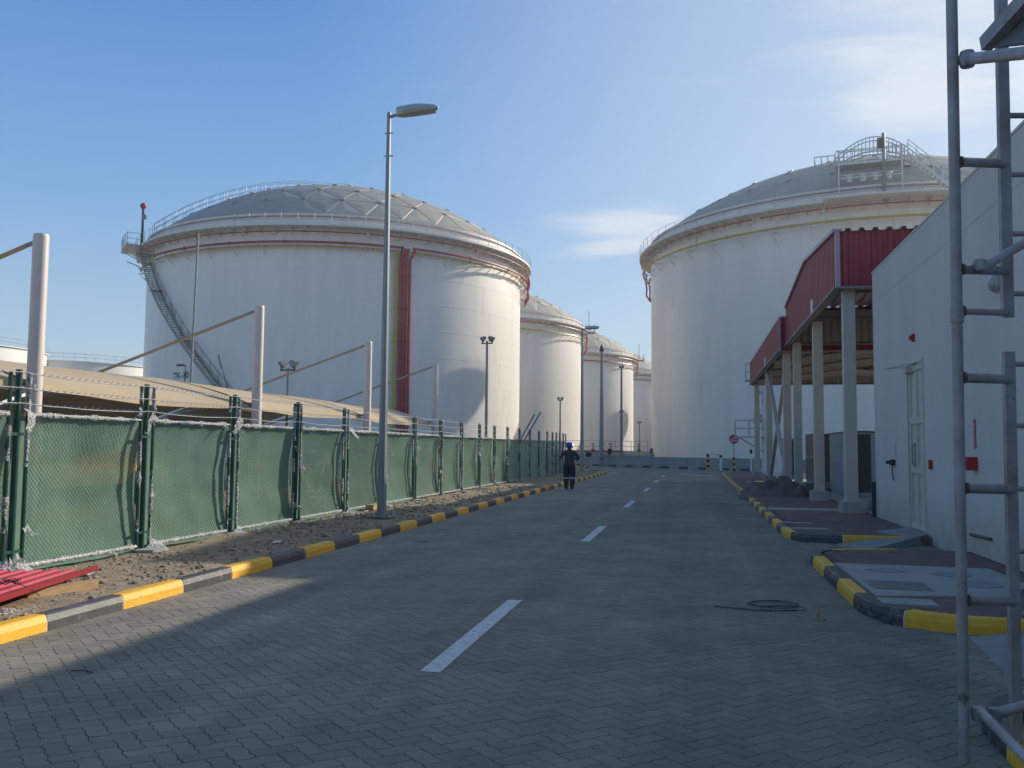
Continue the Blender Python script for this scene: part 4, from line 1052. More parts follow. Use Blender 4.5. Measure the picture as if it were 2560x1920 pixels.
# gauge platform on the right tank
ga = -99.0; gd = P3(1, ga, 0); gn = Vector((-gd.y, gd.x, 0))
def GP(r, s_, z): return gd * (r + .5) + gn * s_ + Vector((0, 0, z))
mb = MB(); mb.lathe([(22.4, 20.955), (23.6, 20.955), (23.6, 21.1), (22.4, 21.1)], 14, R(-108), R(-84)); obj('gauge_platform', mb, M['tank_trim'], tR)
mb = MB()
for s_ in (-2.4, 2.2):
    for r in (18.2, 21.2): mb.bar(GP(r, s_, 21.0), GP(r, s_, 25.2), .10)
for z in (22.9, 24.0, 25.0):
    for r in (18.2, 21.2): mb.bar(GP(r, -2.4, z), GP(r, 2.2, z), .09)
    for s_ in (-2.4, 2.2): mb.bar(GP(18.2, s_, z), GP(21.2, s_, z), .12)
obj('platform_frame', mb, M['tank_trim'], tR)
mb = MB(); mb.bar(GP(20.4, -2.6, 24.0), GP(20.4, 2.4, 24.0), 1.5, .06, up=(0, 0, 1)); obj('platform_floor', mb, M['galv'], tR)
mb = MB()
for k in range(9):
    s_ = -2.6 + k * .62
    for r in (18.1, 21.3): mb.bar(GP(r, s_, 24.0), GP(r, s_, 25.1), .05)
for z in (24.55, 25.1):
    for r in (18.1, 21.3): mb.bar(GP(r, -2.6, z), GP(r, 2.4, z), .05)
obj('platform_railing', mb, M['galv'], tR)
for k in range(4):
    mb = MB().lathe([(0, 0), (.2, 0), (.2, .5), (.28, .5), (.28, .6), (0, .6)], 12); o = obj('gauge_nozzle', mb, M['tank_trim'], tR, smooth=True); o.location = GP(20.9, -1.6 + k * .95, 22.6)
obj('gauge_post', MB().tube([GP(21.2, .9, 20.9), GP(21.2, .9, 26.2)], .13, 8), M['galv_d'], tR)
obj('gauge_box', MB().bar(GP(21.2, .7, 25.0), GP(21.2, .7, 25.8), .45, .35), M['dark'], tR)
# arched roof bridge
for s_off in (0.0, 1.0):
    mb = MB(); pin = []; pt = []
    for k in range(25):
        u = k / 24; s_ = -3.2 + 7.0 * u; hgt = math.sin(PI * u) ** .8
        pin.append(GP(17.2 - s_off, s_, 24.6 + 1.5 * hgt)); pt.append(GP(17.2 - s_off, s_, 25.0 + 2.3 * hgt))
    mb.tube(pin, .06, 5); mb.tube(pt, .045, 5)
    for k in range(25): mb.bar(pin[k], pt[k], .045)
    obj('arched_railing', mb, M['galv'], tR)
mb = MB()
for k in range(14):
    u = k / 13; s_ = -2.9 + 6.2 * u; mb.bar(GP(17.3, s_, 24.4 + 1.0 * math.sin(PI * u)), GP(16.0, s_, 24.4 + 1.0 * math.sin(PI * u)), .5, .06)
obj('arched_walk', mb, M['galv_d'], tR)
mb = MB()
for r in (21.0, 21.9):
    mb.bar(GP(r, 2.6, 24.2), GP(r, 5.6, 21.2), .07, .2); mb.bar(GP(r, 2.6, 25.3), GP(r, 5.6, 22.3), .05)
    for k in range(6): u = k / 5; mb.bar(GP(r, 2.6 + 3 * u, 24.2 - 3 * u), GP(r, 2.6 + 3 * u, 25.3 - 3 * u), .045)
for k in range(12): u = k / 11; mb.bar(GP(21.0, 2.6 + 3 * u, 24.2 - 3 * u), GP(21.9, 2.6 + 3 * u, 24.2 - 3 * u), .22, .04)
obj('platform_stair', mb, M['tank_trim'], tR)
mb = MB()
for k in range(4):
    for r in (19.4, 20.6): mb.bar(GP(r, -4.2 + k * .5, 22.4), GP(r, -4.2 + k * .5, 25.0), .06)
for z in (23.2, 24.0, 25.0): mb.bar(GP(20.6, -4.2, z), GP(20.6, -2.7, z), .06)
obj('side_frame', mb, M['galv'], tR)

# distant flat-roofed tanks at far left
def low_tank(cx, cy, r, h, label):
    t = thing('low_tank', label, 'storage tank', (cx, cy, 0), 0, 'distant flat tanks at far left')
    sh = MB().lathe([(r, 0), (r, h), (r + .25, h), (r + .25, h + .12), (r - .1, h + .12), (0, h + 1.0)], 96); obj('shell', sh, M['pink'], t, smooth=True)
    mb = MB()
    for a in range(0, 360, 6): mb.bar(P3(r + .2, a, h + .1), P3(r + .2, a, h + 1.2), .05)
    for z in (h + .65, h + 1.2): tube_ring(mb, r + .2, z, 0, 360, .03, 4, 4)
    obj('railing', mb, M['galv'], t)
    return t
def polar(px, dist):
    d = F + R2 * ((px - 1280) / 2250); a = math.atan2(d.x, d.y); return math.sin(a) * dist, math.cos(a) * dist
x, y = polar(165, 165); low_tank(x, y, 14.2, 13.9, 'low flat white tank between the thick cream post and the nearest big tank')
x, y = polar(-210, 150); low_tank(x, y, 16.0, 14.4, 'low flat white tank at the extreme left edge behind the thick cream post')

# pipework behind the wall
pr = thing('pipe_rack', 'clutter of cream pipes, valves and railing behind the bund wall', 'pipework', (-8.5, 92, 0))
for k in range(3): obj('pipe', MB().tube([(-9, k * .8, .9 + .12 * k), (6, k * .8, .9 + .12 * k)], .2, 10), M['pipe_cream'], pr, smooth=True)
obj('pipe', MB().tube([(-4, -.6, 1.25), (1.5, -.6, 1.25)], .11, 8), M['redpipe'], pr)
mb = MB()
for k in range(9): mb.bar((-9 + k * 1.6, -.9, .2), (-9 + k * 1.6, -.9, 2.3), .06)
for z in (1.2, 1.75, 2.3): mb.bar((-9, -.9, z), (3.9, -.9, z), .05)
obj('railing', mb, M['galv'], pr)
for k in range(8):
    x = random.Random(k).uniform(-3, 6.5); mb = MB(); mb.tube([(x, 0, 1), (x, 0, 2.0)], .07, 6); mb.tube([(x, 0, 2.0), (x, 0, 2.06)], .28, 10); mb.tube([(x, 0, 1.2), (x, 0, 1.5)], .2, 8)
    obj('valve', mb, M['galv_d'], pr)
mb = MB()
for k in range(7): mb.bar((4.4 + k * .36, -1.2, .2 + k * .28), (5.2 + k * .36, -1.2, .2 + k * .28), .3, .05)
mb.bar((4.2, -1.2, .1), (7.0, -1.2, 2.2), .08); mb.bar((4.2, -1.2, 1.1), (7.0, -1.2, 3.0), .05); obj('steps', mb, M['galv_d'], pr)
obj('base', MB().box(-9.5, 7.5, -.3, 2.3, 0, .62), M['pipe_cream'], pr)

# ------------------------------------------------------------------ lamps and masts
def street_lamp(x, y, h, label, head=1.0, z0=.12, rb=.105, rt=.045):
    t = thing('street_lamp', label, 'street lamp', (x, y, z0), 0, 'street lamps along the fence')
    pm = MB().tube([(0, 0, 0), (0, 0, h * .5), (0, 0, h)], rb, 8, r1=rt); obj('pole', pm, M['lamp'], t)
    obj('base_plate', MB().box(-.23, .23, -.2, .2, 0, .03), M['galv_d'], t)
    for a in (-1, 1):
        for b_ in (-1, 1):
            o = obj('anchor_bolt', MB().tube([(0, 0, .03), (0, 0, .09)], .016, 6), M['galv_d'], t); o.location = (a * .17, b_ * .14, 0)
    obj('arm', MB().tube([(0, 0, h - .1), (.22 * head, 0, h - .05)], .035, 8), M['lamp'], t)
    # luminaire: shallow canoe body
    mb = MB(); L_ = .92 * head; secs = []
    for k in range(11):
        u = k / 10; w_ = .17 * head * (math.sin(PI * min(1, .12 + u * .86)) ** .45); top = .13 * head * (1 - max(0, u - .55) * 1.2) ; bot = -.07 * head * (1 - .6 * max(0, u - .7) / .3)
        if k == 0: w_ *= .6
        if k == 10: w_ *= .35; top *= .4; bot *= .3
        x_ = .18 * head + L_ * u
        secs.append([(x_, -w_, bot * .3), (x_, -w_ * .85, top * .6), (x_, -w_ * .4, top), (x_, w_ * .4, top), (x_, w_ * .85, top * .6), (x_, w_, bot * .3), (x_, w_ * .8, bot), (x_, -w_ * .8, bot)])
    vs = [v for s_ in secs for v in s_]; fs = []
    for k in range(10):
        for q in range(8): fs.append((k * 8 + q, (k + 1) * 8 + q, (k + 1) * 8 + (q + 1) % 8, k * 8 + (q + 1) % 8))
    fs += [tuple(range(8)), tuple(80 + q for q in range(8))[::-1]]
    mb.add(vs, fs); hd_ = obj('lamp_head', mb, M['galv'], t, smooth=True); hd_.location = (0, 0, h - .04); hd_.rotation_euler = (0, R(-4), 0)
    gm = MB(); gsec = []
    for k in range(8):
        u = k / 7; w_ = .12 * head * math.sin(PI * (.15 + .75 * u)) ** .5; x_ = (.48 + .56 * u) * head; gsec += [(x_, -w_, -.06 * head), (x_, -w_ * .5, -.10 * head), (x_, w_ * .5, -.10 * head), (x_, w_, -.06 * head)]
    gm.add(gsec, [(k * 4 + q, (k + 1) * 4 + q, (k + 1) * 4 + q + 1, k * 4 + q + 1) for k in range(7) for q in range(3)])
    obj('lens', gm, M['glass'], hd_, smooth=True)
    mb = MB()
    for z in (h - .45, h - .95): mb.bar((-rt - .05, 0, z), (rt + .07, 0, z), .02)
    obj('bolt', mb, M['galv_d'], t)
    return t
street_lamp(-6.40, 17.95, 8.62, 'tall grey street lamp standing on the dirt verge in front of the green fence')
street_lamp(-7.0, 56.6, 9.1, 'farther street lamp at the end of the green fence', z0=.1, rb=.12, rt=.06)

def mast(x, y, h, label, heads, r=.09, rt=None, cat='floodlight mast', lean=(0, 0), base=True, group='floodlight masts'):
    t = thing('floodlight_mast' if heads else 'mast', label, cat, (x, y, 0), 0, group)
    obj('pole', MB().tube([(0, 0, 0), (lean[0] / 2, lean[1] / 2, h / 2), (lean[0], lean[1], h)], r, 8, r1=rt or r * .6), M['galv_d'], t)
    for z, s_, rot in heads:
        obj('crossbar', MB().bar((-.45 * s_, 0, z), (.45 * s_, 0, z), .07), M['dark'], t)
        for sg_ in (-1, 1):
            mb = MB(); w_ = .42 * s_; d_ = .3 * s_; hh = .42 * s_
            # tapered flood body
            mb.add([(-w_ / 2, -.05, -hh / 2), (w_ / 2, -.05, -hh / 2), (w_ / 2, -.05, hh / 2), (-w_ / 2, -.05, hh / 2), (-w_ * .35, d_, -hh * .25), (w_ * .35, d_, -hh * .25), (w_ * .35, d_, hh * .25), (-w_ * .35, d_, hh * .25)],
                   [(0, 1, 2, 3), (5, 4, 7, 6), (0, 4, 5, 1), (1, 5, 6, 2), (2, 6, 7, 3), (3, 7, 4, 0)])
            o = obj('floodlight', mb, M['dark'] if s_ > 3 else M['galv_d'], t); o.location = (sg_ * .38 * s_, 0, z + .32 * s_); o.rotation_euler = (R(35), 0, R(rot + sg_ * 60))
            obj('yoke', MB().bar((sg_ * .38 * s_, 0, z), (sg_ * .38 * s_, 0, z + .25 * s_), .06), M['dark'], t)
    if base: obj('base_plate', MB().box(-.25, .25, -.25, .25, 0, .03), M['galv_d'], t)
    return t
mast(-17.3, 36.2, 4.95, 'floodlight mast with two boxy heads between the cream carport posts', [(4.85, .78, 20)], .06, .05)
mast(-12.6, 54.0, 8.15, 'floodlight mast with two heads in front of the nearest tank, beyond the fence', [(8.0, .8, 0)], .1, .07)
mast(-10.6, 71.5, 5.5, 'short slim floodlight mast with a wide head, above the person', [(5.4, .45, 0)], .08, .05)
mast(-6.35, 79.6, 8.8, 'floodlight mast with heads at top and halfway, right of the thick mast', [(8.7, .4, 0), (4.75, .34, 0)], .13, .08)
mast(-6.3, 105, 4.6, 'tiny distant floodlight mast beside the right tank', [(4.5, .42, 0)], .07, .05)
tm = thing('thick_mast', 'thick grey tapered mast with pointed cap in front of the third tank', 'mast', (-8.0, 78.5, 0))
obj('pole', MB().tube([(0, 0, 0), (0, 0, 5.9)], .18, 12, r1=.15), M['lamp'], tm); obj('pole', MB().tube([(0, 0, 5.9), (0, 0, 10.2)], .14, 12, r1=.09), M['lamp'], tm)
obj('cap', MB().lathe([(.2, 10.05), (.2, 10.15), (.09, 10.5), (.04, 10.65), (0, 10.7)], 12), M['dark'], tm)
mx_, my_ = polar(473, 55)
mast(mx_, my_, 13.9, 'thin leaning grey mast standing before the spiral stair of the nearest tank', [], .08, .06, cat='mast', lean=(.2, .1), group='thin masts')
sl2 = thing('street_lamp', 'small dark street lamp beside the painted tank number', 'street lamp', (-40.6, 82.0 - 10, 0), 0, 'street lamps along the fence')
obj('pole', MB().tube([(0, 0, 0), (0, 0, 8.0)], .06, 6, r1=.045), M['dark'], sl2)
obj('lamp_head', MB().tube([(0, 0, 8.0), (-.15, 0, 8.05), (-.75, 0, 8.05)], .05, 8, r1=.11), M['dark'], sl2)
sx, sy = polar(462, 78); sl2.location = (sx, sy, 0)
for k, (x, y, h, lx, lb) in enumerate(((-13.0, 64.5, 5.1, .9, 'upper'), (-12.6, 64.5, 4.6, .75, 'lower'))):
    pass
al = thing('barrier_arm', 'pair of slanting grey barrier arms raised behind the far end of the fence', 'barrier', (-12.3, 62, 0))
obj('support', MB().box(-.3, .3, -.2, .2, 0, 1.4), M['galv_d'], al)
for dx_ in (0, .45): obj('arm', MB().bar((-.2 + dx_ * .6, 0, 1.2), (1.3 + dx_, 0, 3.9 + dx_ * .4), .1), M['galv_d'], al)

# ------------------------------------------------------------------ green fence
FX = -7.7
fence = thing('green_fence', 'long green chain-link fence with shade net, plastic-wrapped frames and barbed wire', 'fence', (0, 0, 0))
ys = [6.55, 9.08] + [11.58 + 2.53 * k for k in range(15)] + [48.6, 50.0, 51.4, 52.7, 54.1]
ys = [6.55, 9.08, 11.58, 14.07, 16.57, 19.07, 21.6, 24.15, 26.78, 29.31, 31.87, 34.38, 36.89, 39.5, 42.1, 44.7, 47.2, 49.0, 50.4, 51.8, 53.1, 54.4]
post_me = MB().tube([(0, 0, -.02), (0, 0, 2.37)], .038, 10).mesh('fence_post', M['green_post'], True)
for y in ys:
    o = obj('fence_post', post_me, None, fence); o.location = (FX, y, .08); o.rotation_euler = (R(random.uniform(-.4, .4)), R(random.uniform(-.4, .4)), 0)
    fd = MB(); pts = [(math.cos(a) * random.uniform(.2, .34), math.sin(a) * random.uniform(.2, .3)) for a in [k * .7 for k in range(9)]]
    fd.prism([(FX + .05 + a, y + b_) for a, b_ in pts], 0.05, .125); obj('post_footing', fd, M['concrete'], fence)
def wrap(mb, p, q, r0, jag, steps=None, miss=0.0):
    p = Vector(p); q = Vector(q); L_ = (q - p).length; n = steps or max(3, int(L_ / .05)); pts = []; seg = []
    d = (q - p).normalized(); k = 8; a0 = d.cross(Vector((1, .1, .2))).normalized(); b0 = d.cross(a0); rings = []
    on = True; ringsets = [[]]
    for i in range(n + 1):
        u = i / n; c_ = p + (q - p) * u
        nzv = noise.noise(c_ * 6.0) ; rr = r0 * (1.0 + jag * max(-.25, nzv) * 1.6)
        if miss and noise.noise(c_ * 2.1 + Vector((5, 2, 1))) < -0.5 + miss:
            if ringsets[-1]: ringsets.append([])
            continue
        ring = []
        for j in range(k):
            t = 2 * PI * j / k; r_ = rr * (1 + jag * .5 * random.uniform(-.6, .9)); ring.append(c_ + (a0 * math.cos(t) + b0 * math.sin(t)) * r_)
        ringsets[-1].append(ring)
    for rs_ in ringsets:
        if len(rs_) < 2: continue
        vs = [v for g_ in rs_ for v in g_]; fs = [(i * k + j, i * k + (j + 1) % k, (i + 1) * k + (j + 1) % k, (i + 1) * k + j) for i in range(len(rs_) - 1) for j in range(k)]
        mb.add(vs, fs)
def rag(mb, c, s_):
    # loose flap of torn film
    n = 5; vs = []; c = Vector(c); ax = Vector((random.uniform(-.3, 1), random.uniform(-.6, .8), random.uniform(-1.3, -.2))).normalized(); sd_ = ax.cross(Vector((1, .2, .1))).normalized()
    for i in range(n + 1):
        w_ = s_ * .35 * (1 - i / n * .6); off = ax * s_ * i / n + Vector((random.uniform(-.02, .02),) * 3)
        vs += [c + off - sd_ * w_ + Vector((random.uniform(-.02, .02), 0, 0)), c + off + Vector((random.uniform(0, .05), 0, 0)), c + off + sd_ * w_]
    fs = [(3 * i + q, 3 * i + q + 1, 3 * i + q + 4, 3 * i + q + 3) for i in range(n) for q in range(2)]
    mb.add(vs, fs)
for k in range(len(ys) - 1):
    a, d = ys[k] + .15, ys[k + 1] - .15
    pn = bpy.data.objects.new('fence_panel', None); col.objects.link(pn); pn.parent = fence
    gz = .17; tz = 1.93
    fmb = MB()
    for y in (a, d): fmb.tube([(FX + .02, y, gz - .05), (FX + .02, y, 2.42)], .024, 8)
    for z in (gz, tz): fmb.tube([(FX + .02, a, z), (FX + .02, d, z)], .022, 8)
    obj('panel_frame', fmb, M['green_post'], pn, smooth=True)
    cl_ = MB()
    for z in (.35, 1.7):
        cl_.bar((FX + .02, ys[k] + .0, z), (FX + .02, a, z), .02, .035); cl_.bar((FX + .02, d, z), (FX + .02, ys[k + 1], z), .02, .035)
    obj('clamp', cl_, M['green_post'], pn)
    # shade net, slightly billowing
    nm = MB(); na, nb = 26, 18
    for i in range(na + 1):
        for j in range(nb + 1):
            y = a - .12 + (d - a + .24) * i / na; z = .10 + (tz - .12) * j / nb
            e = math.sin(PI * i / na) * math.sin(PI * j / nb)
            x = FX - .03 - .15 * (math.sin(PI * j / nb) ** .6) * (.55 + .45 * math.sin(PI * i / na)) - .025 * e * noise.noise(Vector((k * 9, y * 1.6, z * 2.5))) * 2 - .012 * noise.noise(Vector((k * 3, y * 6, z * 3)))
            nm.v.append((x, y, z))
    for i in range(na):
        for j in range(nb): q = i * (nb + 1) + j; nm.f.append((q, q + nb + 1, q + nb + 2, q + 1))
    obj('shade_net', nm, M['net'], pn, smooth=True)
    # chain link: zig-zag wires
    if ys[k] < 36:
        cm = MB(); step = .066 if ys[k] < 20 else .10; wr = .0022 if ys[k] < 16 else .003; hgt = tz - gz; wid = d - a
        for sgn in (1, -1):
            n = int((wid + hgt) / step)
            for i in range(1, n):
                s_ = i * step
                y0 = max(0, s_ - hgt); z0 = min(hgt, s_); y1 = min(wid, s_); z1 = max(0, s_ - wid)
                pts = []
                m_ = max(2, int(((y1 - y0)) / step)) if ys[k] < 20 else 1
                for q in range(m_ + 1):
                    yy = y0 + (y1 - y0) * q / m_; zz = z0 + (z1 - z0) * q / m_
                    if sgn < 0: yy = wid - yy
                    bow = .012 * math.sin(PI * yy / wid) 
                    pts.append((FX + .018 - bow + (.002 if q % 2 else -.002), a + yy + random.uniform(-.002, .002), gz + zz + (.004 if q % 2 else -.004)))
                cm.tube(pts, wr, 3, caps=False)
        obj('chain_link', cm, M['wire'], pn)
    # film left on the frames
    pw = MB()
    wrap(pw, (FX + .02, a, gz + (.9 if k % 3 == 1 else .05)), (FX + .02, a, 2.42), .028, .4, miss=.26)
    wrap(pw, (FX + .02, d, gz), (FX + .02, d, 2.35 if k % 2 else 1.8), .027, .4, miss=.4)
    wrap(pw, (FX + .02, a + .02, tz), (FX + .02, d - (.12 if k % 2 else .02), tz), .029, .55)
    wrap(pw, (FX + .03, a + .02, gz), (FX + .03, d - .03, gz), .028, .45)
    for _ in range(3):
        yy = random.choice((a, d)); rag(pw, (FX + .04, yy + random.uniform(-.02, .05), random.uniform(.4, 2.3)), random.uniform(.08, .22))
    for _ in range(2): rag(pw, (FX + .05, random.uniform(a, d), random.choice((gz, tz))), random.uniform(.06, .14))
    if k in (1, 2, 3, 5): rag(pw, (FX + .05, ys[k] + .1, .2), .32); rag(pw, (FX + .05, a, 2.0), .3)
    obj('plastic_wrap', pw, M['plastic'], pn)
for z in (2.06, 2.24, 2.42):
    mb = MB(); pts = []
    for k in range(len(ys) - 1):
        for q in range(10):
            u = q / 10; pts.append((FX + .05, ys[k] + (ys[k + 1] - ys[k]) * u, z - .03 * math.sin(PI * u) + random.uniform(-.004, .004)))
    pts.append((FX + .05, ys[-1], z)); mb.tube(pts, .0055, 4)
    y = ys[0]
    while y < 30:
        for s_ in (-1, 1): mb.bar((FX + .03, y - .012, z - .02 + s_ * .012), (FX + .07, y + .012, z - .0 - s_ * .012), .005)
        y += .13
    obj('barbed_wire', mb, M['barb'], fence)
# mesh tail of the net on the ground
tn = MB()
for k in range(1, 7):
    a, d = ys[k] + .2, ys[k + 1] - .3; n = 14; vs = []
    for i in range(n + 1):
        y = a + (d - a) * i / n; w_ = .10 * math.sin(PI * i / n) * (1 + .5 * noise.noise(Vector((y, 0, k)))) + .01
        vs += [(FX + .0, y, .15), (FX + .04 + w_, y, .12 + .02 * noise.noise(Vector((y * 3, 1, 0))))]
    tn.add(vs, [(2 * i, 2 * i + 2, 2 * i + 3, 2 * i + 1) for i in range(n)])
obj('net_hem', tn, M['net'], fence)
# crumpled film on the ground
def film(cx, cy, cz, s_, label, sz=.5):
    mb = MB(); n = 12
    for a in range(n + 1):
        for d in range(n + 1):
            u, w_ = a / n * 2 - 1, d / n * 2 - 1; f_ = max(0, 1 - u * u - w_ * w_) ** .5
            mb.v.append((cx + u * s_ + random.uniform(-.02, .02), cy + w_ * s_ * 1.2, cz + sz * s_ * f_ * (.5 + abs(noise.noise(Vector((u * 3, w_ * 3, cx))))) + random.uniform(0, .02)))
    for a in range(n):
        for d in range(n): k = a * (n + 1) + d; mb.f.append((k, k + n + 1, k + n + 2, k + 1))
    return tag(obj('plastic_film', mb, M['plastic']), label, 'plastic film')
film(-7.35, 8.72, .1, .2, 'crumpled clear plastic film piled on the dirt at the left picture edge', 1.3)
film(-6.0, 6.95, .1, .14, 'flat scrap of pale plastic on the dirt below the red sheets', .3)

rnd = random.Random(5)
for k in range(3):
    mb = MB(); n = 4
    for a in range(n + 1):
        for d in range(n + 1): mb.v.append(((a / n - .5) * .1 + rnd.uniform(-.015, .015), (d / n - .5) * .16 + rnd.uniform(-.015, .015), .01 + rnd.uniform(0, .03)))
    for a in range(n):
        for d in range(n): q = a * (n + 1) + d; mb.f.append((q, q + n + 1, q + n + 2, q + 1))
    o = obj('film_scrap', mb, M['white']); x, y = rnd.uniform(-7.4, -5.8), (9.3, 12.9, 19.4)[k]; o.location = (x, y, vh(x, y))
    tag(o, ['small pale scrap of plastic on the sunlit dirt just beyond the red sheets', 'small pale scrap of plastic on the shaded dirt between red sheets and lamp post', 'small pale scrap of plastic on the dirt beyond the tall street lamp'][k], 'litter', 'pale scraps on the dirt verge')
# ------------------------------------------------------------------ red roofing sheets on the verge
rs_ = thing('roofing_sheet_stack', 'stack of red corrugated roofing sheets lying on the dirt by the kerb', 'roofing sheets', (-6.45, 6.8, .2), R(14))
for k in range(3):
    mb = MB(); vs = []; n = 6; L0, L1 = -2.2, 1.85 - k * .1
    xs_ = []
    for q in range(n):
        for s_, h_ in ((0, 0), (.62, 0), (.7, 1), (.92, 1)): xs_.append((-.5 + (q + s_) / n * 1.0, h_))
    xs_.append((.5, 0))
    for i, (x, h_) in enumerate(xs_): 
        ll = L1 - .0 + (x + .5) * .12 + (.03 if (i // 4) % 2 else 0)
        vs += [(x + k * .03, L0, h_ * .02 + k * .022), (x + k * .03, ll, h_ * .02 + k * .022)]
    mb.add(vs, [(2 * i, 2 * i + 2, 2 * i + 3, 2 * i + 1) for i in range(len(xs_) - 1)]); obj('roofing_sheet', mb, M['redroof'], rs_)
obj('edge_trim', MB().bar((.54, -2.2, .05), (.54, 1.95, .05), .04, .05), M['redsheet'], rs_)
o = obj('timber_block', MB().box(-.05, .05, -.45, .4, 0, .09), M['wood']); o.location = (-6.2, 8.05, .1); o.rotation_euler = (0, 0, R(-10)); tag(o, 'squared timber under the end of the red sheets', 'timber')
mb = MB(); pts = []
for k in range(40):
    a = k * .5; pts.append((.10 * math.cos(a) * (1 + .3 * math.sin(k * .7)), .08 * math.sin(a), .02 + .02 * math.sin(k * 1.3) + .015))
mb.tube(pts, .004, 4); mb.tube([(0, 0, .03), (-.25, -.5, .03), (-.4, -1.2, .02)], .004, 4); mb.tube([(.05, 0, .03), (.22, .02, -.02), (.3, .06, -.1)], .004, 4)
o = obj('tie_wire', mb, M['cable']); o.location = (-6.25, 7.35, .285); tag(o, 'tangle of dark tie wire lying on the red sheets', 'wire')

# cable coil and litter on the road
mb = MB()
for c_, rx, ry, n in (((0, 0), .24, .2, 3), ((.08, -.25), .22, .16, 1)):
    pts = []
    for k in range(24 * n + 1):
        a = k / 24 * 2 * PI; pts.append((c_[0] + rx * math.cos(a) * (1 + .08 * math.sin(a * .37 + k * .05)), c_[1] + ry * math.sin(a) * (1 + .06 * math.cos(a * .61)), .012 + .006 * math.sin(k * .4)))
    mb.tube(pts, .0034, 5)
mb.tube([(.2, -.3, .012), (-.1, -.42, .01), (-.35, -.36, .01), (-.6, -.28, .01)], .006, 5)
o = obj('cable_coil', mb, M['cable']); o.location = (.78, 9.75, .002); tag(o, 'loose coil of dark cable lying on the paving near the right kerb', 'cable')
mb = MB(); mb.bar((0, 0, 0), (.02, .05, .13), .02); mb.bar((0, 0, .05), (.05, 0, .09), .012); mb.bar((-.03, .02, 0), (.06, -.02, .01), .02)
o = obj('litter', mb, M['wood']); o.location = (1.12, 9.02, 0); tag(o, 'small upright brown scrap on the paving beside the near kerb corner', 'litter')
o = obj('twig', MB().tube([(0, 0, .008), (.09, .015, .01), (.18, -.01, .008)], .004, 5), M['cable']); o.location = (-4.3, 5.7, 0); tag(o, 'dark twig on the paving near the left kerb', 'twig')
o = obj('twig', MB().tube([(0, 0, .008), (.12, .02, .015), (.26, 0, .008)], .005, 5), M['cable']); o.location = (-4.6, 14.6, 0); tag(o, 'dark strip on the shaded paving below the yellow kerb stones', 'twig')
o = obj('brick_block', MB().box(-.35, .35, -.1, .1, 0, .14), M['wood']); o.location = (-7.35, 20.2, .1); o.rotation_euler = (0, 0, R(86)); tag(o, 'brown block at the foot of the fence right of the lamp post', 'block')

# ------------------------------------------------------------------ carport with fabric canopies
cp_ = thing('carport', 'tan fabric car shade hung from thick cream posts behind the green fence', 'car shade', (0, 0, 0))
PY = [5.8, 14.55, 23.2, 31.85, 40.75]; PX = -12.0
for y in PY:
    pm = MB(); pm.tube([(0, 0, 0), (0, 0, 5.46)], .14, 20); pm.lathe([(.14, 5.46), (.13, 5.5), (0, 5.52)], 20)
    o = obj('post', pm, M['cream'], cp_, smooth=True); o.location = (PX, y, 0)
    obj('tie_rod', MB().tube([(PX - .3, y, 5.3), (-17.2, y + .05, 3.62)], .045, 8), M['fabric'], cp_)
    obj('rod_clevis', MB().bar((PX - .12, y, 5.36), (PX - .34, y, 5.29), .05, .07), M['galv_d'], cp_)
    obj('arm', MB().tube([(PX, y, 2.55), (-14.5, y, 2.95), (-17.2, y, 3.3), (-20, y, 2.75), (-21.6, y, 2.2)], .06, 8), M['cream'], cp_)
def zprof(x):
    u = (x + 12.2) / -9.6
    return 2.72 + .92 * math.sin(PI * min(1, max(0, u)) ** .9) - .5 * max(0, u) ** 2
for k in range(-1, 4):
    y0 = PY[k] + .18 if k >= 0 else PY[0] - 8.6; y1 = (PY[k + 1] if k >= 0 else PY[0]) - .12
    mb = MB(); na, nb = 24, 24
    for i in range(na + 1):
        for j in range(nb + 1):
            u = i / na; v = j / nb; x = -12.2 - 9.5 * u; y = y0 + (y1 - y0) * v
            e = 1 - (2 * v - 1) ** 2
            z = zprof(x) - .10 * math.sin(PI * u) * e * .6 + .06 * noise.noise(Vector((x * .3, y * .3, k)))
            if u < .06: z -= .08 * e
            x += -.35 * e * (1 - u) ** 6
            mb.v.append((x, y, z))
    for i in range(na):
        for j in range(nb): q = i * (nb + 1) + j; mb.f.append((q, q + 1, q + nb + 2, q + nb + 1))
    obj('fabric_canopy', mb, M['fabric'], cp_, smooth=True)
    hb_ = MB(); pts = []
    for j in range(nb + 1):
        v = j / nb; e = 1 - (2 * v - 1) ** 2; pts.append((-12.2 - .35 * e, y0 + (y1 - y0) * v, 2.72 - .08 * e + .06 * noise.noise(Vector((-12.2 * .3, (y0 + (y1 - y0) * v) * .3, k))) - .05))
    for j in range(nb): hb_.bar(pts[j], pts[j + 1], .03, .12)
    obj('edge_hem', hb_, M['fabric'], cp_)
    obj('corner_plate', MB().bar((PX - .1, y1 + .1, 2.74), (PX - .3, y1 - .1, 2.77), .1, .05), M['galv_d'], cp_)
    obj('back_edge', MB().bar((-21.7, y0, 2.2), (-21.7, y1, 2.2), .1, .14), M['fabric'], cp_)
cr_ = thing('mobile_crane', 'yellow boomed machine parked under the car shade, mostly hidden by the fence', 'crane', (-15.2, 19.5, 0), R(-6))
obj('boom', MB().box(-.3, .3, -4.5, 1.3, 2.02, 2.26), M['orange'], cr_)
obj('chassis', MB().box(-1.1, 1.1, -4.6, 2.6, .6, 1.1), M['orange'], cr_)
obj('cab', MB().box(-1.1, .4, 1.4, 2.5, 1.1, 2.15), M['white'], cr_)
obj('engine_cover', MB().box(-1.0, 1.0, -3.2, -2.2, 1.1, 2.2), M['cab'], cr_)
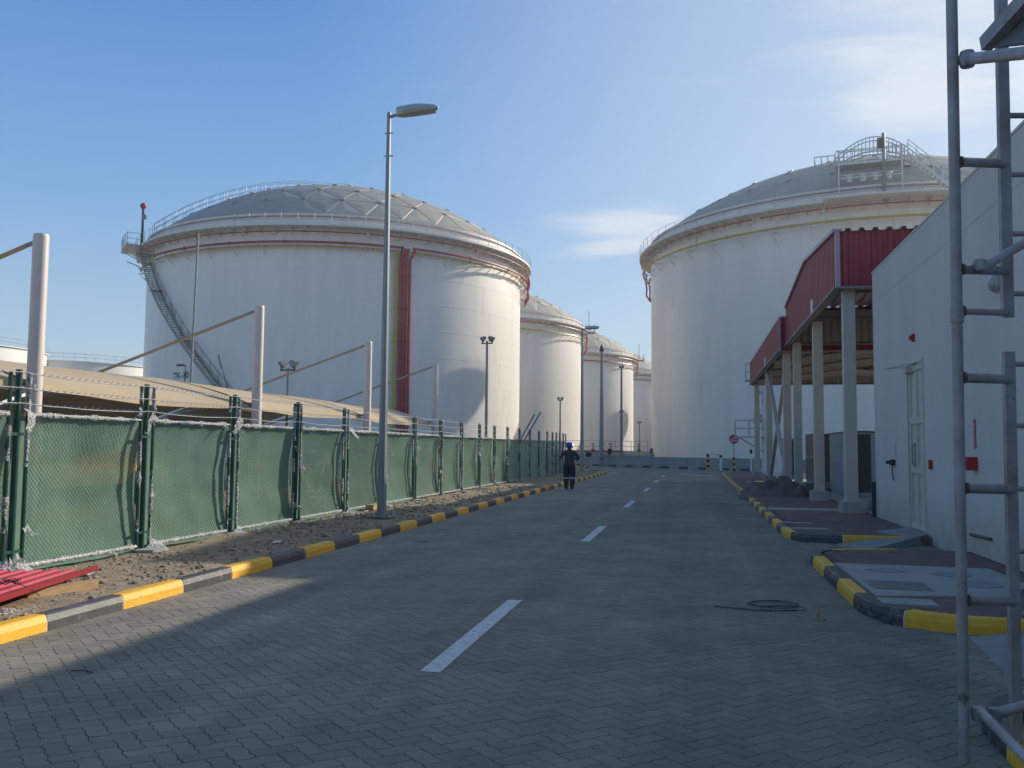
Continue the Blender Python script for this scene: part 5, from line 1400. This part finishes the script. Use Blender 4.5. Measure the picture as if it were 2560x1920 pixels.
for y in (-3.4, -2.2, 1.6):
    for x in (-1.15, 1.15):
        w_ = MB(); w_.tube([(-.15, 0, 0), (.15, 0, 0)], .5, 18); o = obj('wheel', w_, M['black'], cr_); o.location = (x, y, .5)

# ------------------------------------------------------------------ signs, bollards at the junction
def post_sign(x, y, h, w_, hh, label, name='sign_board', cat='sign', m='dark'):
    t = thing(name, label, cat, (x, y, 0))
    obj('post', MB().tube([(0, 0, 0), (0, 0, h - hh)], .05, 8), M['galv_d'], t); obj('board', MB().box(-w_ / 2, w_ / 2, -.04, .04, h - hh, h), M[m], t)
    obj('backing', MB().box(-w_ / 2 + .06, w_ / 2 - .06, -.055, -.041, h - hh + .06, h - .06), M['black'], t); return t
def at(px, py, d):
    v = F + R2 * ((px - 1280) / 2250) + U2 * ((960 - py) / 2250); v = v * (d / v.dot(F)); return Vector((v.x, v.y, v.z + 1.6))
post_sign(-8.0, 68.9, 1.24, .44, .33, 'small dark square sign on a post left of the thick mast')
post_sign(-7.1, 76.5, 1.55, .33, .5, 'tall narrow black box on a short post right of the thick mast')
post_sign(-7.5, 73, .8, .16, .14, 'tiny low marker post between the two dark signs')
hy = thing('hydrant_post', 'dark slim post with a red cap standing before the bund wall', 'hydrant', (-3.5, 74.3, -.2))
obj('post', MB().tube([(0, 0, 0), (0, 0, 1.2)], .07, 8), M['galv_d'], hy); obj('body', MB().tube([(0, 0, 1.15), (0, 0, 1.5)], .17, 10), M['galv_d'], hy); obj('cap', MB().tube([(0, 0, 1.5), (0, 0, 1.8)], .13, 10), M['red'], hy)
obj('branch', MB().tube([(0, 0, 1.3), (.3, 0, 1.2)], .06, 6), M['galv_d'], hy)
bo = thing('bollard', 'yellow and black striped bollard left of the stop sign', 'bollard', (.93, 69.8, 0))
for k in range(6): obj('band', MB().tube([(0, 0, k * .2), (0, 0, k * .2 + .198)], .12, 12), M['kerb_y'] if k % 2 == 0 else M['black'], bo)
bo = thing('bollard', 'white bollard with a thin pipe arm, just left of the stop sign', 'bollard', (1.87, 69.0, 0))
obj('post', MB().tube([(0, 0, 0), (0, 0, .95)], .1, 12), M['white'], bo); obj('cap', MB().tube([(0, 0, .95), (0, 0, 1.15)], .11, 10), M['dark'], bo); obj('arm', MB().tube([(0, 0, 1.15), (-.6, 0, 1.2)], .03, 6), M['galv_d'], bo)
bo = thing('marker_post', 'slim dark-headed post at the foot of the white vessel', 'post', (3.9, 66.5, 0)); obj('post', MB().tube([(0, 0, 0), (0, 0, 1.3)], .05, 8), M['white'], bo); obj('head', MB().tube([(0, 0, 1.3), (0, 0, 1.6)], .1, 8), M['dark'], bo)
ss = thing('stop_sign', 'red octagonal stop sign with white Arabic and English lettering on striped post', 'stop sign', (2.78, 68.0, 0))
for k in range(6): obj('post_band', MB().tube([(0, 0, k * .2), (0, 0, k * .2 + .198)], .085 if k < 5 else .05, 10), M['kerb_y'] if k % 2 else M['black'], ss)
obj('post', MB().tube([(0, 0, 1.2), (0, 0, 2.5)], .035, 8), M['galv_d'], ss)
oc = MB(); rr_ = .36; zc0 = 2.33
oc.add([(rr_ * math.cos(R(22.5 + 45 * k)), -.05, zc0 + rr_ * math.sin(R(22.5 + 45 * k))) for k in range(8)] + [(rr_ * math.cos(R(22.5 + 45 * k)), -.035, zc0 + rr_ * math.sin(R(22.5 + 45 * k))) for k in range(8)],
       [tuple(range(8)), tuple(range(8, 16))[::-1]] + [(k, k + 8, (k + 1) % 8 + 8, (k + 1) % 8) for k in range(8)])
plt = obj('sign_plate', oc, M['red'], ss)
def text_mesh(txt, x0, x1, z0, z1, y):
    cu = bpy.data.curves.new('txt', 'FONT'); cu.body = txt; cu.size = 1; cu.offset = 0.02
    to = bpy.data.objects.new('txt', cu); col.objects.link(to); bpy.context.view_layer.update()
    me = bpy.data.meshes.new_from_object(to.evaluated_get(bpy.context.evaluated_depsgraph_get())); bpy.data.objects.remove(to)
    xs = [v.co.x for v in me.vertices]; ys_ = [v.co.y for v in me.vertices]
    for v in me.vertices:
        v.co = Vector((x0 + (v.co.x - min(xs)) / (max(xs) - min(xs)) * (x1 - x0), y, z0 + (v.co.y - min(ys_)) / (max(ys_) - min(ys_)) * (z1 - z0)))
    me.materials.clear(); me.materials.append(M['white']); return me
obj('lettering', text_mesh('STOP', -.25, .25, zc0 - .2, zc0 - .04, -.056), None, plt)
ar = MB()
# Arabic word for stop: qaf joined to feh
ar.tube([(.24, -.058, zc0 + .06), (.23, -.058, zc0 + .13), (.17, -.058, zc0 + .14), (.15, -.058, zc0 + .08), (.2, -.058, zc0 + .05), (.1, -.058, zc0 + .04), (.0, -.058, zc0 + .045), (-.02, -.058, zc0 + .11), (-.07, -.058, zc0 + .11), (-.06, -.058, zc0 + .05), (-.15, -.058, zc0 + .04), (-.24, -.058, zc0 + .05), (-.25, -.058, zc0 + .1)], .018, 5)
for x, z in ((.17, .2), (.23, .2), (-.05, .18)): ar.box(x - .018, x + .018, -.062, -.054, zc0 + z - .018, zc0 + z + .018)
obj('lettering', ar, M['white'], plt)

# ------------------------------------------------------------------ person
pe = thing('person', 'person in dark coveralls and blue helmet walking away along the left kerb, arms raised', 'person', (-4.73, 34.35, 0), R(4))
pe.scale = (1.15, 1.1, 1.0)
def skinned(name, verts, edges, radii, m, parent, root=0, sub=2):
    me = bpy.data.meshes.new(name); me.from_pydata(verts, edges, []); me.materials.append(m)
    o = bpy.data.objects.new(name, me); col.objects.link(o); o.parent = parent
    sk_ = o.modifiers.new('skin', 'SKIN'); sk_.use_smooth_shade = True
    for i, r in enumerate(radii):
        rr = r if isinstance(r, tuple) else (r, r); me.skin_vertices[0].data[i].radius = rr
        me.skin_vertices[0].data[i].use_root = (i == root)
    sb = o.modifiers.new('sub', 'SUBSURF'); sb.levels = sub; sb.render_levels = sub
    return o
V_ = [(0, 0, .95), (0, .01, 1.12), (0, .02, 1.30), (0, .03, 1.44), (0, .035, 1.52), (0, .05, 1.60), (0, .055, 1.70),
      (-.19, .03, 1.42), (-.29, .06, 1.20), (-.17, .30, 1.22), (-.09, .36, 1.28),
      (.19, .03, 1.42), (.31, .06, 1.20), (.22, .32, 1.14), (.12, .38, 1.24),
      (-.10, .01, .90), (-.10, .06, .50), (-.10, .0, .12), (-.10, .12, .05),
      (.10, .0, .90), (.11, .03, .50), (.10, -.08, .13), (.10, .05, .05)]
E_ = [(0, 1), (1, 2), (2, 3), (3, 4), (4, 5), (5, 6), (3, 7), (7, 8), (8, 9), (9, 10), (3, 11), (11, 12), (12, 13), (13, 14), (0, 15), (15, 16), (16, 17), (17, 18), (0, 19), (19, 20), (20, 21), (21, 22)]
Rr = [(.16, .12), (.155, .12), (.18, .125), (.15, .11), (.06, .06), (.085, .095), (.09, .10), (.075, .075), (.06, .06), (.045, .045), (.035, .035),
      (.075, .075), (.06, .06), (.045, .045), (.035, .035), (.11, .11), (.09, .09), (.075, .075), (.05, .045), (.11, .11), (.09, .09), (.075, .075), (.05, .045)]
skinned('body', V_, E_, Rr, M['cloth'], pe)
skinned('neck', [(0, .035, 1.50), (0, .05, 1.60), (0, .055, 1.68)], [(0, 1), (1, 2)], [.062, .09, .095], M['skin'], pe, sub=2)
for s_ in (-1, 1):
    o = obj('ear', MB().tube([(s_ * .095, .05, 1.60), (s_ * .105, .05, 1.66)], .02, 6), M['skin'], pe)
he = MB(); he.lathe([(.155, -.01), (.150, .0), (.135, .07), (.10, .125), (.05, .15), (0, .155)], 24); he.lathe([(.135, -.012), (.165, -.015), (.165, -.002), (.135, 0)], 24)
o = obj('helmet', he, M['helmet'], pe, smooth=True); o.location = (0, .055, 1.66)
skinned('trousers', [(0, 0, .98), (-.10, .01, .86), (-.10, .06, .50), (-.10, .0, .16), (.10, .0, .86), (.11, .03, .50), (.10, -.08, .16)], [(0, 1), (1, 2), (2, 3), (0, 4), (4, 5), (5, 6)], [(.175, .135), .125, .105, .095, .125, .105, .095], M['trouser'], pe)
for x, y in ((-.10, .045), (.105, .02)): o = obj('reflective_band', MB().lathe([(.108, 0), (.108, .05)], 14), M['reflect'], pe); o.location = (x, y - .01, .42)
for x, y in ((-.10, .04), (.10, -.04)): 
    bt = skinned('boot', [(x, y - .08, .06), (x, y + .02, .06), (x, y + .15, .045)], [(0, 1), (1, 2)], [.055, .055, .045], M['boot'], pe)
skinned('hand', [(-.10, .35, 1.27), (-.06, .39, 1.31)], [(0, 1)], [.04, .03], M['skin'], pe); skinned('hand', [(.13, .37, 1.23), (.07, .40, 1.29)], [(0, 1)], [.04, .03], M['skin'], pe)

# ------------------------------------------------------------------ scaffold tower in the right foreground
sc = thing('scaffold_tower', 'galvanised scaffold tower with ladder frame at the right picture edge', 'scaffold', (0, 0, 0))
DA = 4.25; DB = 4.55
A0, A1 = at(2412, 1990, DA), at(2377, -60, DA)
def lerpA(py): 
    t = (1920 - py) / 1920; return at(2412 + (2379 - 2412) * t, py, DA)
def lerpB(py, off=0):
    t = (1920 - py) / 1920; return at(2543 + (2502 - 2543) * t + off, py, DB)
bot = lerpA(1920); top = lerpA(0); dirv = (top - bot).normalized()
def onA(py): return lerpA(py)
gz_ = bot + dirv * ((0.14 - bot.z) / dirv.z)
obj('standard_tube', MB().tube([gz_, onA(800)], .0245, 16), M['scaf'], sc, smooth=True)
obj('standard_tube', MB().tube([onA(806), top + dirv * .9], .0255, 16), M['scaf'], sc, smooth=True)
obj('sleeve', MB().tube([onA(806), onA(768)], .0315, 16), M['scaf'], sc, smooth=True)
bB = lerpB(1920); tB = lerpB(0); dB = (tB - bB).normalized()
gB = bB + dB * ((0.14 - bB.z) / dB.z)
side = (lerpB(900, 30) - lerpB(900)).normalized(); back = side.cross(dB).normalized()
def stile(p, q):
    mb = MB(); p = Vector(p); q = Vector(q)
    w_ = .054; c_ = (p + q) / 2
    mb.bar(p, q, w_, .03, up=tuple(back)); return mb
obj('ladder_stile', stile(gB, lerpB(879)), M['scaf'], sc); obj('ladder_stile', stile(lerpB(794), tB + dB * .9), M['scaf'], sc)
off = side * .42
obj('ladder_stile', stile(gB + off, lerpB(879) + off), M['scaf'], sc); obj('ladder_stile', stile(lerpB(794) + off, tB + dB * .9 + off), M['scaf'], sc)
for py in (-10, 137, 289, 436, 584, 734, 910, 1064, 1222, 1378, 1535, 1697, 1850):
    p = lerpB(py); obj('rung', MB().tube([p - side * .02, p + off + side * .02], .0145, 10), M['scaf'], sc, smooth=True)
    obj('rung_end', MB().bar(p - side * .004 - back * .03 - dB * .022, p - side * .004 - back * .03 + dB * .022, .014, .004, up=tuple(back)), M['dark'], sc)
for py in (405, 673, 778, 944, 1220, 1500):
    obj('weld_collar', MB().tube([onA(py) + side * .022, onA(py) + side * .034], .0275, 12), M['rust'], sc, smooth=True)
for py, r_ in ((405, .0235), (673, .0235), (778, .0165), (944, .0245), (1220, .0245), (1500, .0235)):
    obj('transom', MB().tube([onA(py) + side * .02, lerpB(py + 4)], r_, 12), M['scaf'], sc, smooth=True)
# big guard tube at top with knob
kn = at(2418, 148, DA - .02)
obj('guard_tube', MB().tube([kn, at(2600, 128, DA - .75)], .027, 14), M['scaf'], sc, smooth=True)
sp = MB().lathe([(0, -.042), (.03, -.036), (.043, 0), (.03, .036), (0, .042)], 16); o = obj('coupler', sp, M['scaf'], sc, smooth=True); o.location = kn
# toe board / deck edge
d0 = at(2458, 118, DA + .1); d1 = at(2600, -50, DA - .5)
dk = MB(); u_ = at(2640, 118, DA - .3)
dk.extr([d0, at(2560, -20, DA - .1), at(2640, -110, DA - .35), at(2640, 100, DA - .4)], (0, 0, 0), (.03, .12, .04)); obj('deck_board', dk, M['galv_d'], sc)
obj('deck_edge', MB().bar(d0 + Vector((.0, -.03, .0)), at(2590, -30, DA - .3), .05, .07), M['scaf'], sc)
obj('diagonal_brace', MB().tube([at(2446, 676, DA + .05), at(2640, 560, DA + .25)], .023, 12), M['scaf'], sc, smooth=True)
obj('diagonal_brace', MB().tube([at(2450, 1776, DA - .02), at(2640, 1972, DA - .9)], .0235, 12), M['scaf'], sc, smooth=True)
obj('ledger', MB().tube([at(2485, 1786, DA), at(2640, 1742, DA - .2)], .0245, 12), M['scaf'], sc, smooth=True)
for p in (at(2447, 1785, DA - .01), at(2487, 1786, DA)):
    o = obj('coupler', MB().lathe([(0, -.035), (.03, -.03), (.036, 0), (.03, .03), (0, .035)], 12), M['galv_d'], sc, smooth=True); o.location = p
o = obj('coupler', MB().lathe([(0, -.03), (.028, -.026), (.034, 0), (.028, .026), (0, .03)], 12), M['scaf'], sc, smooth=True); o.location = at(2450, 663, DA + .03)
